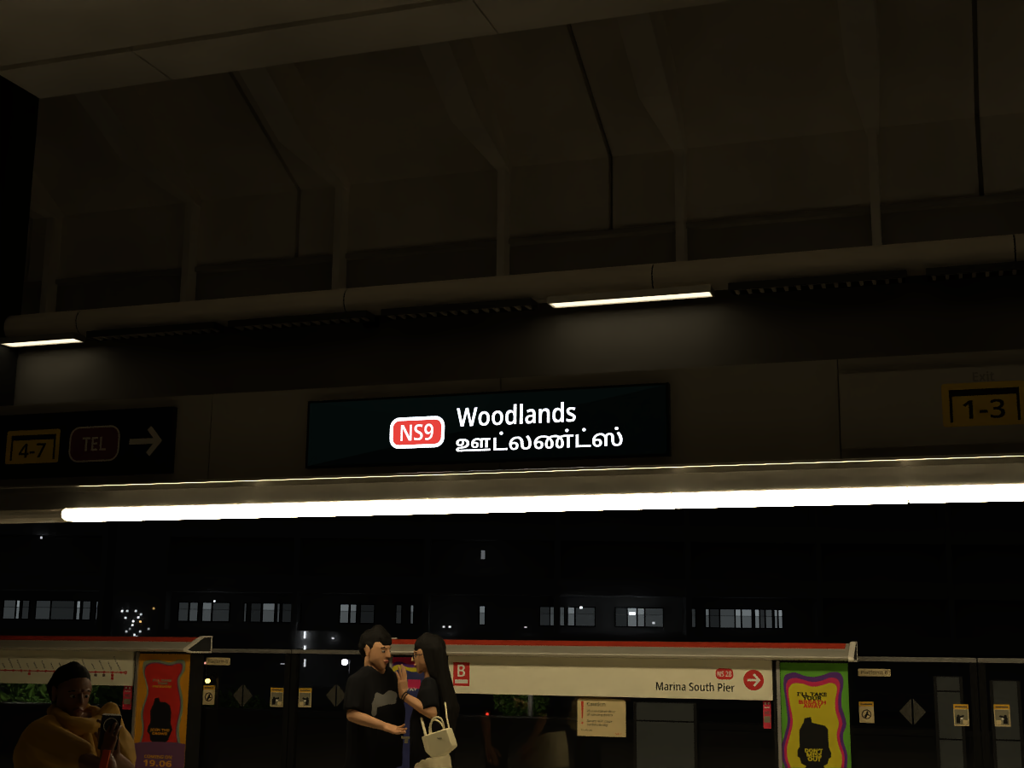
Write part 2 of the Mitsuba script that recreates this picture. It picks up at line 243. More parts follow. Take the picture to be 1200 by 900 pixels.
GLYPHS = {}
for _line in """
A|86|0 1 33 100 52 100 86 0 68 1 59 28 27 28 18 0/31 43 55 42 43 84 42 84
B|86|12 100 47 100 57 99 66 95 74 87 76 79 75 65 68 57 60 53 70 49 75 43 79 33 77 17 74 11 66 5 51 0 12 0/28 14 47 14 56 16 60 22 62 27 62 33 59 39 56 42 47 45 28 45/28 59 46 58 54 61 59 71 57 81 54 84 48 86 28 86
C|82|7 43 8 61 12 75 18 86 25 93 37 100 47 101 64 100 78 96 72 82 56 87 44 86 37 83 32 78 28 70 25 55 26 37 32 22 40 15 49 13 60 13 74 17 74 3 61 -1 45 -1 37 0 26 5 20 10 13 20 9 31
D|94|12 100 47 100 59 98 72 90 81 79 85 69 87 57 86 35 83 26 78 17 65 6 56 2 44 0 12 0/28 15 42 14 52 16 63 24 67 32 70 45 68 65 62 77 52 84 44 86 28 86
E|72|12 100 64 100 64 86 28 85 28 59 62 59 62 45 28 45 28 14 64 14 64 0 12 0
F|68|12 100 64 100 64 86 28 86 28 55 62 55 62 41 28 41 28 0 12 0
G|95|7 44 8 61 10 71 17 85 25 93 38 99 50 101 71 100 84 95 79 82 66 86 52 87 44 85 35 80 30 74 27 66 25 44 29 28 37 17 47 13 63 13 70 15 70 40 51 41 51 55 86 55 86 4 69 0 47 -1 29 4 19 12 14 19 10 28
H|97|12 100 28 100 28 59 68 59 69 100 85 100 85 0 69 0 68 45 28 45 28 0 12 0
I|49|5 9 16 13 16 87 5 91 5 100 44 100 44 91 33 87 33 13 44 9 44 0 5 0
J|39|-10 -27 -10 -13 4 -14 8 -11 11 -4 12 100 28 100 28 -2 27 -10 22 -19 13 -26 6 -28
K|83|12 100 28 100 29 54 64 100 82 100 49 56 83 0 64 0 37 44 28 36 28 0 12 0
L|70|12 100 28 100 28 14 66 14 66 0 12 0
M|122|12 100 36 100 61 23 87 100 110 100 110 0 94 0 95 80 68 0 53 0 27 78 27 0 12 0
N|102|12 100 32 100 75 25 75 100 90 100 90 0 70 0 26 77 27 0 12 0
O|101|7 43 8 62 12 78 19 89 33 99 45 101 56 101 68 99 75 95 83 88 89 78 93 57 93 43 91 28 83 13 77 6 68 1 56 -1 45 -1 36 0 26 5 17 13 13 21/25 44 28 28 31 22 37 17 44 14 54 13 65 17 73 28 76 44 75 66 69 79 62 85 54 87 44 87 37 84 30 77 27 68
P|80|12 100 44 100 57 97 67 91 71 85 73 78 73 60 69 51 63 44 50 38 28 37 28 0 12 0/28 52 45 52 54 58 57 64 57 72 55 79 52 83 42 86 28 86
Q|101|7 43 8 62 11 76 17 86 26 95 37 100 56 101 68 99 79 92 86 83 91 71 93 57 93 39 91 28 86 16 77 7 70 2 91 -24 70 -24 53 -1 37 0 24 7 13 20 9 33/25 44 28 28 31 22 37 17 44 14 54 13 65 17 73 28 76 44 75 66 69 79 62 85 54 87 44 87 37 84 30 77 27 68
R|83|12 100 51 99 63 95 70 89 74 76 73 62 69 54 57 43 82 0 64 0 42 40 29 40 28 0 12 0/28 54 45 54 50 56 55 60 57 65 57 73 56 79 52 84 42 86 28 86
S|72|6 20 20 14 36 13 46 16 50 25 50 31 46 37 21 50 10 60 7 67 7 79 8 85 13 92 22 99 34 101 49 101 65 96 61 82 48 86 36 87 27 84 23 77 24 69 29 64 53 52 64 42 66 35 67 24 65 16 61 9 54 4 44 0 19 0 6 4
T|72|2 86 2 100 71 100 71 86 44 86 44 0 28 0 28 86
U|96|11 100 28 100 28 29 31 20 35 17 45 13 57 15 63 18 66 24 68 32 68 100 85 100 84 27 79 14 71 4 57 -1 39 -1 26 4 16 14 11 30
V|82|0 100 18 100 41 20 64 100 82 100 50 0 31 0
W|126|1 100 18 100 36 22 55 100 71 100 90 22 108 100 125 100 100 0 82 0 63 76 44 0 26 0
X|80|0 0 30 52 3 100 21 100 40 65 59 100 77 100 50 51 79 0 61 0 40 38 18 0
Y|77|0 100 18 100 38 56 58 100 76 100 46 39 46 0 30 0 30 38
Z|74|5 12 49 85 6 86 6 100 69 100 69 88 67 86 25 15 70 14 70 0 5 0
a|75|6 18 7 32 16 41 29 45 50 47 49 56 44 63 34 64 18 59 14 71 28 76 44 77 53 75 61 68 65 56 65 0 54 0 50 10 43 3 37 0 21 -1 16 1 10 6/22 20 23 16 27 12 35 11 41 13 49 22 49 35 35 36 28 34 23 28
b|81|10 107 26 107 26 67 36 75 50 77 57 76 64 71 71 61 75 44 74 24 68 9 64 4 57 0 50 -1 38 0 33 2 26 9 23 0 10 0/27 30 29 20 34 14 46 12 53 16 57 26 58 43 56 53 51 62 45 64 40 64 34 62 31 59 27 47
c|64|7 31 7 43 9 56 14 65 20 71 26 75 36 77 49 77 60 73 56 60 43 64 36 63 30 60 25 53 23 42 24 27 28 17 32 14 38 12 47 13 59 17 59 3 48 -1 35 -1 21 3 14 9 9 18
d|81|7 31 8 54 11 62 15 69 25 76 37 77 46 75 55 67 55 107 71 107 71 0 58 0 55 9 48 2 41 -1 30 -1 23 0 19 3 12 11 9 18/23 33 25 21 31 14 42 12 47 14 51 17 55 27 55 42 53 53 49 61 43 64 36 64 28 59 24 49
e|75|7 32 7 47 10 59 14 66 23 74 35 77 48 76 57 71 64 64 69 51 69 34 23 34 23 31 27 18 37 12 51 12 65 17 65 4 48 -1 37 -1 27 1 19 6 12 13 8 21/23 46 53 46 54 49 52 57 48 62 44 64 36 65 31 63 27 59
f|47|2 71 13 76 14 85 16 95 18 100 24 105 30 107 40 107 52 104 48 93 37 94 32 91 30 86 30 76 46 76 46 63 29 63 29 0 13 0 13 63 2 63
g|81|8 20 7 44 9 57 14 67 20 73 28 77 41 77 49 73 56 66 57 76 71 76 71 -6 68 -18 61 -27 53 -31 42 -34 25 -33 11 -29 11 -15 20 -19 31 -21 40 -21 49 -17 52 -14 55 -8 55 8 47 1 41 -1 30 -1 23 0 19 3 12 12/23 33 25 21 31 14 36 12 42 12 47 13 52 17 55 28 55 46 53 54 48 62 42 64 36 64 28 59 23 47
h|82|10 107 27 107 26 66 34 74 44 77 59 75 69 67 72 55 72 0 56 0 56 50 52 61 46 64 38 63 33 61 28 51 27 42 27 0 10 0
i|36|10 90 10 100 14 104 22 104 27 100 26 90 22 87 14 87/10 0 10 76 27 76 27 0
j|36|10 90 10 100 14 104 22 104 27 100 27 92 22 87 14 87/-7 -32 -7 -19 5 -20 9 -17 10 -12 10 76 27 76 27 -14 25 -21 21 -28 16 -32 9 -34
k|75|10 107 26 107 26 41 54 76 72 76 46 44 74 0 55 0 34 33 27 26 27 0 10 0
l|37|10 107 27 107 27 0 10 0
m|124|10 76 23 76 26 66 34 74 43 77 57 76 62 73 68 65 76 73 84 77 94 77 105 73 112 64 114 55 114 0 98 0 98 50 94 61 88 64 78 62 72 52 70 45 70 0 54 0 54 54 51 60 44 64 37 63 33 61 28 52 27 43 27 0 10 0
n|82|10 76 23 76 26 66 33 73 44 77 58 76 67 70 71 64 72 55 72 0 57 0 57 50 54 59 46 64 35 62 31 59 28 51 27 42 27 0 10 0
o|80|7 33 7 48 10 58 14 66 26 75 36 77 44 77 54 75 65 66 70 58 73 43 71 22 65 10 54 1 44 -1 36 -1 28 0 21 4 15 9 10 18/23 33 25 22 32 13 43 12 50 15 55 22 57 34 56 49 52 59 43 64 37 64 30 61 24 51
p|81|10 76 23 76 26 66 33 73 39 76 50 77 59 75 69 65 74 49 75 32 73 22 69 11 64 4 55 0 43 -1 33 2 26 8 27 -34 10 -34/27 33 29 21 34 15 40 12 45 12 50 14 54 18 57 27 58 42 56 54 52 61 47 64 40 64 32 60 27 49
q|81|7 31 7 44 9 57 12 64 19 72 29 77 41 77 49 73 56 66 57 76 71 76 71 -34 55 -34 55 9 50 4 43 0 30 -1 23 0 18 4 12 12 9 18/23 33 25 21 31 14 36 12 42 12 47 13 52 17 55 28 55 46 53 54 48 62 36 64 28 59 24 51
r|56|10 0 10 76 23 76 26 63 35 73 40 76 54 77 53 61 39 61 31 55 29 50 27 42 27 0
s|64|6 17 20 13 33 12 40 14 43 19 42 24 39 27 16 38 8 47 6 60 10 69 19 75 29 77 45 76 57 72 52 60 39 64 30 65 25 63 21 59 22 55 25 51 47 40 56 32 58 25 58 18 54 8 49 3 40 0 16 0 6 3
t|50|2 63 2 71 13 76 18 93 28 93 28 76 47 76 47 63 28 63 28 20 30 15 34 12 48 13 47 1 37 -1 29 -1 22 0 16 5 12 17 12 63
u|82|10 76 26 76 27 23 29 17 32 14 42 12 47 14 51 17 55 26 56 76 72 76 72 0 59 0 57 10 49 2 38 -1 23 0 14 7 10 21
v|70|0 76 17 76 35 17 53 76 70 76 44 0 26 0
w|108|1 76 18 76 30 18 45 76 63 76 77 19 90 75 91 76 106 76 87 0 69 0 54 59 39 0 21 0
x|72|2 0 25 39 3 76 21 76 36 51 51 76 69 76 46 38 70 0 52 0 36 27 20 0
y|70|0 76 17 76 35 19 53 76 70 76 40 -13 35 -23 29 -29 17 -34 3 -33 3 -19 13 -20 19 -18 24 -10 28 1
z|61|4 11 37 62 6 63 6 76 56 76 55 63 23 14 57 13 57 0 4 0
0|76|6 42 7 71 11 83 16 92 23 98 34 101 45 101 55 96 60 92 65 82 70 58 68 26 64 16 59 7 53 2 42 -1 31 -1 23 2 16 8 11 16 8 27/22 42 24 27 28 17 36 12 42 13 45 15 49 21 52 29 53 58 49 79 47 84 42 87 33 87 27 81 23 64
1|76|10 76 36 100 52 100 52 0 36 0 35 81 19 66
2|76|6 12 41 52 48 63 50 70 49 80 43 86 38 87 28 86 14 78 6 89 15 96 28 101 44 101 54 97 60 92 65 83 66 70 64 63 55 46 27 15 69 14 69 0 6 0
3|76|6 4 6 19 23 13 37 13 43 15 48 19 51 27 50 35 45 42 33 45 20 45 20 58 36 59 46 65 50 72 48 82 41 87 31 88 22 85 13 80 6 92 17 98 27 101 41 101 54 98 61 92 64 86 66 73 62 62 57 57 47 52 60 47 66 39 68 24 65 14 55 3 42 -1 21 -1
4|76|3 35 44 100 61 100 61 35 73 35 73 21 61 21 61 0 45 0 45 21 3 21/18 36 45 35 45 79 44 79
5|76|7 18 22 13 38 13 48 19 52 29 50 40 45 47 36 50 27 50 16 47 9 52 13 100 62 100 62 86 27 85 25 62 48 62 55 59 63 52 66 45 68 37 68 24 64 14 59 7 51 2 38 -1 27 -1 15 0 7 4
6|76|7 36 7 50 9 68 13 79 19 89 27 96 37 100 45 101 63 100 64 87 47 88 37 85 27 76 22 60 23 53 29 60 34 63 47 64 58 60 64 55 69 43 70 28 68 17 63 9 56 2 47 -1 36 -1 28 0 19 6 13 13 9 23/23 32 27 20 35 13 42 12 47 15 53 23 54 36 53 42 49 48 44 50 37 51 29 48 24 40
7|76|6 86 6 100 70 100 70 88 33 0 16 0 52 85
8|76|6 21 6 32 9 39 15 47 23 52 14 61 9 71 8 81 13 92 23 99 33 101 48 100 58 96 65 87 67 74 62 63 50 53 60 46 68 35 70 22 65 10 60 5 50 0 43 -1 29 -1 21 1 13 6 7 14/21 23 26 14 32 12 41 11 48 14 51 17 54 21 54 28 48 38 36 45 24 36 21 29/24 74 26 68 38 60 48 68 51 74 51 78 48 84 46 86 35 88 26 84 24 80
9|76|6 62 7 76 9 85 13 91 21 98 29 101 43 101 52 98 60 91 65 83 68 74 69 49 65 26 60 16 54 8 44 2 35 -1 20 -1 12 0 12 13 20 12 32 12 39 15 46 21 52 33 53 46 41 37 29 36 22 37 16 41 11 47/22 64 25 55 29 51 40 49 45 51 49 55 53 63 52 74 49 81 41 87 35 88 30 86 23 78
-|44|5 45 39 45 39 30 5 30
.|39|9 6 9 14 15 19 24 19 29 14 29 4 24 -1 17 -2 13 0
'|34|8 100 25 100 22 64 11 64
!|39|9 6 9 14 15 19 24 19 29 14 29 3 24 -1 17 -2 13 0/10 100 29 100 26 31 13 31
tamil|941|771 28 772 48 780 64 790 73 801 78 809 79 818 79 829 77 835 73 842 67 849 75 857 79 871 79 879 75 885 69 887 60 890 20 892 15 899 10 905 10 911 12 916 19 918 28 918 38 915 51 908 67 902 77 915 84 927 64 931 53 933 41 932 24 928 11 919 2 907 -2 898 -2 890 0 885 3 879 10 874 24 872 58 870 64 864 68 857 66 854 62 852 57 851 0 836 0 836 50 832 59 823 66 811 68 799 64 791 57 786 45 787 43 794 46 804 47 814 43 818 39 822 30 823 19 821 11 815 3 809 0 803 -2 794 -2 785 1 776 10 773 17/785 30 786 18 791 11 800 9 806 13 809 19 809 25 807 30 803 34 799 36 791 35/892 102 893 110 898 114 906 114 911 108 912 102 907 95 898 95 893 99/681 0 681 78 696 78 696 12 762 12 762 0/715 102 717 110 721 114 729 114 735 108 735 102 730 95 721 95 717 99/450 28 451 47 457 60 470 72 485 78 494 79 511 79 523 76 533 71 546 77 558 79 576 79 586 75 592 71 602 75 614 78 668 78 668 66 647 66 647 0 632 0 631 66 614 66 602 63 608 54 614 40 616 21 614 14 611 6 604 0 599 -1 588 -2 581 0 574 6 571 11 569 21 570 40 575 53 582 62 579 65 570 67 556 67 543 63 551 52 556 43 558 31 558 21 556 12 553 6 549 2 543 -1 531 -2 524 0 516 6 514 11 511 21 512 35 516 50 524 62 515 66 496 68 484 65 476 61 471 55 465 46 465 43 476 47 487 46 494 43 499 37 502 27 501 16 497 6 491 1 482 -2 473 -2 464 1 455 10 452 17/583 23 586 13 589 10 595 10 599 14 601 22 601 34 598 45 592 55 589 53 585 42/525 22 527 14 531 10 536 9 541 13 543 22 543 34 540 44 534 54 531 52 527 40/464 30 466 17 470 11 479 9 486 14 488 19 488 25 486 30 482 34 478 36 470 35/621 102 623 110 628 114 635 114 641 108 641 102 636 95 628 95 623 99/311 39 313 51 318 61 331 74 341 78 349 79 369 78 379 71 387 60 390 48 391 25 394 16 401 10 410 11 416 15 418 19 420 28 420 38 415 59 404 77 417 84 426 71 432 58 435 45 435 29 432 15 429 8 422 2 409 -2 400 -2 392 0 382 7 378 14 375 27 374 49 370 60 366 64 359 67 345 67 339 64 333 59 327 50 326 44 336 47 344 47 355 42 362 32 362 16 359 8 353 2 345 -1 334 -2 324 1 316 10 312 21/324 30 326 18 331 11 340 9 346 13 349 19 349 25 347 30 343 34 339 36 331 35/221 78 236 78 236 12 301 12 301 0 221 0/255 102 257 110 261 114 269 114 274 108 275 102 270 95 261 95 257 99/7 52 7 62 10 69 20 77 35 80 47 80 60 78 73 71 77 67 81 59 83 45 79 36 73 29 65 24 50 21 25 18 22 16 22 13 25 12 204 12 204 0 17 1 12 3 8 8 7 16 10 22 20 28 47 31 60 36 67 43 67 54 62 62 55 66 51 67 53 59 53 52 50 44 43 37 34 35 26 35 16 38 10 43/20 54 23 49 27 46 32 46 37 48 40 55 40 62 37 68 31 68 24 65 21 60/93 42 94 54 98 64 106 73 116 79 132 80 140 78 147 74 148 78 204 78 204 67 189 67 189 21 175 21 175 67 159 67 159 21 146 21 146 61 140 65 134 68 124 69 119 67 110 61 107 55 108 54 115 57 124 56 129 54 134 50 136 42 136 33 134 27 128 22 120 20 113 20 104 22 97 29/106 41 108 34 112 30 118 29 124 34 124 41 119 46 112 46 107 43
""".strip().split('\n'):
    _c, _a, _s = _line.split('|')
    _g = None
    for _ring in _s.split('/'):
        _p = Polygon(np.array(_ring.split(), float).reshape(-1, 2) / 100).buffer(0)
        _g = _p if _g is None else _g.symmetric_difference(_p)
    GLYPHS[_c] = (float(_a) / 100, _g)


def text(s, cap=1.0, x=0.0, z=0.0, width=None, right=None, center=None):
    """lettering as an (x, z) outline; capitals are cap tall; width squeezes or widens it"""
    if s == 'tamil':
        g = GLYPHS['tamil'][1]
    else:
        pen, gs = 0.0, []
        for ch in s:
            if ch == ' ':
                pen += 0.34; continue
            adv, o = GLYPHS[ch]
            gs.append(affinity.translate(o, pen, 0)); pen += adv
        g = union_all(gs)
    b = g.bounds
    g = affinity.translate(g, -b[0], 0)
    sx = cap if width is None else width / (b[2] - b[0])
    g = affinity.scale(g, sx, cap, origin=(0, 0))
    w = g.bounds[2]
    if right is not None: x = right - w
    if center is not None: x = center - w / 2
    return affinity.translate(g, x, z)


def arrow(x0, x1, zc, h, t):
    return union_all([LineString([(x0, zc), (x1 - t * 0.6, zc)]).buffer(t / 2, cap_style=2),
                      LineString([(x1 - h * 0.55, zc + h / 2), (x1 - t * 0.5, zc), (x1 - h * 0.55, zc - h / 2)]).buffer(t / 2, cap_style=2, join_style=2)])

# ------------------------------------------------------------------ the large structure
XL, XR = -13.0, 4.0
obj('floor', bx(XL, XR, -4, 9.48, -0.3, 0.0), M_FLOOR, kind='structure', label='pale granite station platform floor')  # floor tone raised to bounce more light up to the roof
obj('track_bed', bx(XL, XR, 9.48, 13.9, -1.4, -1.15), M_BALLAST, kind='structure', label='concrete track bed behind the platform doors')
obj('ground', bx(-130, 130, 14.3, 420, -6.4, -6.0), M_EARTH, kind='structure', label='dark ground far below the station')
par = obj('parapet_wall', bx(XL, XR, 13.9, 14.2, -1.4, 0.78), M_DARKWALL, kind='structure', label='low concrete parapet across the track')
obj('coping', bx(XL, XR, 13.86, 14.24, 0.78, 0.84), M_DARKWALL, par)
for yr in (10.9, 12.335):
    obj('rail', cat_m(bx(XL, XR, yr - 0.035, yr + 0.035, -1.03, -0.98), bx(XL, XR, yr - 0.01, yr + 0.01, -1.13, -1.03), bx(XL, XR, yr - 0.07, yr + 0.07, -1.15, -1.13)),
        M_RAIL, label=('nearer' if yr < 11 else 'farther') + ' steel running rail on the track bed behind the doors', cat='rail', group='running rails')

# roof over the track: sloped soffit of panels with ribs, folding down into an upright wall
YB, ZB, ZL = 14.0, 7.08, 6.2
SLOPE = math.radians(25.0)
dn = np.array([0, -math.cos(SLOPE), math.sin(SLOPE)])     # up the soffit, towards the platform
nn = np.array([0, -math.sin(SLOPE), -math.cos(SLOPE)])    # out of the soffit, down
LEN = 11.5
ribs = [-0.661 - 2.07 * k for k in range(-2, 7)]
joints = [0.4 - 3.955 * k for k in range(-1, 4)]


def slab(xa, xb, s0, s1, n0, n1):
    """a box along the soffit: s up the slope, n out of it"""
    b0 = np.array([0, YB, ZB])
    v = [b0 + dn * s + nn * n + np.array([x, 0, 0]) for x in (xa, xb) for s in (s0, s1) for n in (n0, n1)]
    return trimesh.convex.convex_hull(np.array(v))


def rib_mesh(x, hw=0.16):
    b0 = np.array([0, YB, ZB])
    v = [b0 + dn * s + nn * n + np.array([x + e * hw * t, 0, 0]) for e in (-1, 1) for s, n, t in ((0.0, -.02, .4), (0.0, .10, .4), (1.3, .55, 1), (LEN, .55, 1), (LEN, -.02, 1), (1.3, -.02, 1))]
    return trimesh.convex.convex_hull(np.array(v))


roof = thing('ceiling', 'concrete soffit of the high station roof', None, kind='structure')
edges = sorted([XL] + [j for j in joints if XL < j < XR] + [XR])
for a, b in zip(edges[:-1], edges[1:]):
    obj('panel', slab(a + 0.025, b - 0.025, 0.0, LEN, -0.12, 0.0), M_CONC, roof)
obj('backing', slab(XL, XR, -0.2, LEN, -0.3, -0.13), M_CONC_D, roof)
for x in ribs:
    obj('rib', rib_mesh(x), M_RIB_LIT, roof)
wf = thing('wall_far', 'upright upper wall of the station across the track', None, kind='structure')
for a, b in zip(edges[:-1], edges[1:]):
    obj('panel', bx(a + 0.025, b - 0.025, YB, YB + 0.12, ZL, ZB + 0.05), M_CONC, wf)
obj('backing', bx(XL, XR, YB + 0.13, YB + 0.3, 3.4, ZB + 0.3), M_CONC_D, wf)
obj('lower_band', bx(XL, XR, YB + 0.06, YB + 0.13, 4.6, ZL - 0.06), M_CONC_D, wf)  # dark concrete carries the shade on the wall below the ledge
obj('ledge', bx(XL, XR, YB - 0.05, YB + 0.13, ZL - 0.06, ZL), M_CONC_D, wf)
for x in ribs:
    obj('post', bx(x - 0.045, x + 0.045, YB - 0.2, YB, 4.7, ZB - 0.06), M_RIB_LIT, wf)
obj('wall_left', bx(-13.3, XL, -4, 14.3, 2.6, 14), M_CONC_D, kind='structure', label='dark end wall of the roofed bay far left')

# near ceiling slab over the platform with a segmented edge trim
nb = thing('ceiling_beam', 'pale concrete beam over the platform crossing the top left corner', None, kind='structure')
ZN = 6.0
obj('soffit', bx(-7.01, XR, 2.2, 7.95, ZN, ZN + 0.5), M_CONC, nb)
segs = [-7.01, -5.75, -3.006, -0.26, 2.48, XR]
for a, b in zip(segs[:-1], segs[1:]):
    obj('edge_panel', bx(a + 0.006, b - 0.006, 7.99, 8.535, ZN - 0.02, ZN + 0.35), M_CONC, nb)

# bulkhead that carries the signs and the platform edge light
fb = thing('beam', 'long grey bulkhead above the platform edge carrying the signs', None, kind='structure')
FY = 7.5
fseams = [XL, -6.6, -4.6, -2.6, -0.6, 1.4, XR]
for a, b in zip(fseams[:-1], fseams[1:]):
    obj('panel', bx(a + 0.003, b - 0.003, FY + 0.012, FY + 0.05, 2.60, 3.195), M_FASCIA, fb)
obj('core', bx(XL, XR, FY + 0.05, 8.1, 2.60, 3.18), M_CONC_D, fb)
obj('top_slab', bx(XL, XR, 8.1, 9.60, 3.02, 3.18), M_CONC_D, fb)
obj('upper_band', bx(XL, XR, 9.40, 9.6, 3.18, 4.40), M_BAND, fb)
obj('lip', prism_x([(7.345, 2.603), (FY + 0.02, 2.578), (FY + 0.02, 2.60), (7.345, 2.609)], XL, XR), M_STEEL, fb)
obj('bead', tube([[XL, 7.345, 2.600], [XR, 7.345, 2.600]], 0.010, 16), M_STEEL, fb, smooth=40)
obj('reflector', bx(XL, XR, FY + 0.015, FY + 0.03, 2.43, 2.586), M_BRUSH, fb)
obj('underside', bx(XL, XR, FY + 0.03, 8.1, 2.45, 2.60), M_TRIM, fb)
# slim column at the left edge of the view
obj('column', bx(-8.05, -7.69, 9.02, 9.36, 3.18, 8.6), M_BLACK, kind='structure', label='dark steel column standing on the bulkhead at the far left end')

# ------------------------------------------------------------------ lights the station has
LEDGE = [-6.846, -5.567, -4.305, -3.0, -1.525, -0.25, 1.025]
strip_at = ['far left of all, unlit', 'first lit one from the left, above the route map', 'below the dark gap left of the station name sign', 'below the red station code', 'below the end of the station name', 'below the blank stretch right of the station name', 'below the sign with 1-3']
prof = [(7.485, 2.448), (7.36, 2.448), (7.338, 2.433), (7.332, 2.413), (7.34, 2.39), (7.37, 2.373), (7.485, 2.373)]
for i, a in enumerate(LEDGE):
    b = LEDGE[i + 1] if i + 1 < len(LEDGE) else a + 1.275
    if i in (1, 2, 3, 4, 5, 6):
        lab = 'glowing white linear light ' + strip_at[i].replace('first lit one from the left, ', '')
    else:
        lab = 'dim unlit linear light tube at the left end of the bright row'
    t = thing('strip_light', lab, 'light', 'linear platform edge lights')
    if i == 0:
        obj('diffuser', prism_x(prof, a + 0.006, b - 0.006), M_DUCT, t)
    else:
        obj('diffuser', prism_x(prof, a + 0.006, b - 0.006), M_WHITE, t, emitter=glow(STRIP_L, 3.0))
    for c in (a + 0.001, b - 0.005):
        obj('end_cap', bx(c, c + 0.004, 7.36, 7.485, 2.378, 2.446), M_DUCT, t)
    obj('housing', bx(a + 0.01, b - 0.01, 7.37, 7.5, 2.450, 2.460), M_BRUSH, t)

# round duct with joints, under it the row of louvred fluorescent lamps
dk = thing('service_duct', 'large round cream duct running along the top of the bulkhead', 'duct')
DY, DZ, DR = 9.27, 4.245, 0.115
jx = [-7.87, -6.96, -4.48, -2.02, 0.45, 2.9, 4.0]
for a, b in zip(jx[:-1], jx[1:]):
    obj('segment', tube([[a + 0.006, DY, DZ], [b - 0.006, DY, DZ]], DR, 40), M_DUCT, dk, smooth=40)
for x in jx[1:-1]:
    obj('joint_band', tube([[x - 0.012, DY, DZ], [x + 0.012, DY, DZ]], DR - 0.006, 40), M_TRIM, dk, smooth=40)
sp = thing('loudspeaker', 'small dark loudspeaker bracket hanging below a duct joint', 'loudspeaker')
_x, _z = XZ(434, 378, 9.33)
obj('body', tube([[_x - 0.06, 9.33, _z], [_x - 0.04, 9.33, _z], [_x + 0.06, 9.33, _z]], [0.025, 0.04, 0.04], 16), M_BLACK, sp, smooth=30)
obj('bracket', bx(_x - 0.012, _x + 0.012, 9.32, 9.34, _z + 0.02, DZ - DR + 0.012), M_BLACK, sp)
where = {0: 'lit fluorescent lamp at the far left end below the duct', 4: 'lit fluorescent lamp below the duct above the station name'}
un = {1: 'unlit louvred lamp below the duct, next after the far left lit one', 2: 'unlit louvred lamp below the duct, second after the far left lit one', 3: 'unlit louvred lamp below the duct just before the middle lit one',
      5: 'unlit louvred lamp with pale louvre dots just after the middle lit one', 6: 'unlit louvred lamp below the duct at the far right end'}
for k in range(7):
    a = -8.14 + 1.336 * k + (0.46 if k == 0 else 0); b = -8.14 + 1.336 * k + 1.212
    t = thing('louvre_lamp', where.get(k) or un[k], 'lamp', 'fluorescent lamps below the duct')
    z0, z1, y0, y1 = 4.095, 4.115, 9.10, 9.26
    fr = cat_m(bx(a, b, y0, y0 + 0.012, z0 - 0.02, z1), bx(a, b, y1 - 0.012, y1, z0 - 0.02, z1), bx(a, a + 0.012, y0, y1, z0 - 0.02, z1), bx(b - 0.012, b, y0, y1, z0 - 0.02, z1), bx(a, b, y0, y1, z1, z1 + 0.012))
    obj('frame', fr, M_BRUSH if k in (0, 4) else M_TRIM, t)
    if k in (0, 4):
        obj('tube', bx(a + 0.02, b - 0.02, y0 + 0.016, y1 - 0.016, z0 - 0.012, z0 - 0.004), M_WHITE, t, emitter=glow(LOUVRE_L, 1.0))
    else:
        obj('tube', tube([[a + 0.03, (y0 + y1) / 2, z1 - 0.012], [b - 0.03, (y0 + y1) / 2, z1 - 0.012]], 0.012, 8), M_WHITE, t)
        for j in range(14):
            xx = a + 0.05 + (b - a - 0.1) * j / 13
            obj('louvre_blade', bx(xx - 0.012, xx + 0.012, y0 + 0.012, y1 - 0.012, z0 - 0.018, z0 + 0.004), M_DUCT, t)

# ------------------------------------------------------------------ overhead signs
SD = 0.012 + FY - 0.05       # front of the sign boxes


def sign_box(name, label, x0, x1, z0, z1, m):
    t = thing(name, label, 'sign')
    obj('box', bx(x0, x1, SD, FY + 0.012, z0, z1), m, t)
    return t


s1 = sign_box('station_name_sign', 'black illuminated sign reading NS9 Woodlands with Tamil lettering', -3.875, -1.555, 2.678, 3.104, M_SIGNTEAL)
obj('lit_face', flat(sbox(-3.86, 2.69, -1.57, 3.09), SD + 0.0012, 0.0012), M_SIGNTEAL, s1, emitter=glow([0.0012, 0.0032, 0.0030], 0.05))
LIT = np.array([1.0, 1.03, 1.08]) * 1.6
px0, pz0 = XZ(457, 506, SD); px1, _ = XZ(521, 506, SD)
_, pzt = XZ(489, 488.5, SD); _, pzb = XZ(489, 525, SD)
pill = rrect(px0, px1, pzb, pzt, 0.062)
pin = pill.buffer(-0.0215)
obj('code_border', flat(pill.difference(pin), SD, 0.002), M_WHITE, s1, emitter=glow(LIT))
tx = text('NS9', 0.098, width=XZ(508, 500, SD)[0] - XZ(470, 500, SD)[0], x=XZ(470, 500, SD)[0], z=(pzb + pzt) / 2 - 0.049)
obj('code_field', flat(pin.difference(tx), SD, 0.002), M_SIGNRED, s1, emitter=glow(np.array([0.78, 0.055, 0.045])))
obj('code_lettering', flat(tx, SD, 0.002), M_WHITE, s1, emitter=glow(LIT * 0.75))
wx0, wz0 = XZ(535, 500, SD); wx1 = XZ(674.5, 494, SD)[0]
obj('english_lettering', flat(text('Woodlands', 0.1125, x=wx0, z=wz0, width=wx1 - wx0), SD, 0.002), M_WHITE, s1, emitter=glow(LIT))
mx0, mz0 = XZ(534.5, 529.5, SD); mx1 = XZ(729.5, 522, SD)[0]
obj('tamil_lettering', flat(text('tamil', 0.098, x=mx0, z=mz0, width=mx1 - mx0), SD, 0.002), M_WHITE, s1, emitter=glow(LIT))

s2 = sign_box('exit_direction_sign', 'black sign with yellow 4-7 exit panel, TEL badge and arrow', -7.833, -4.858, 2.679, 3.117, M_SIGNBLACK)


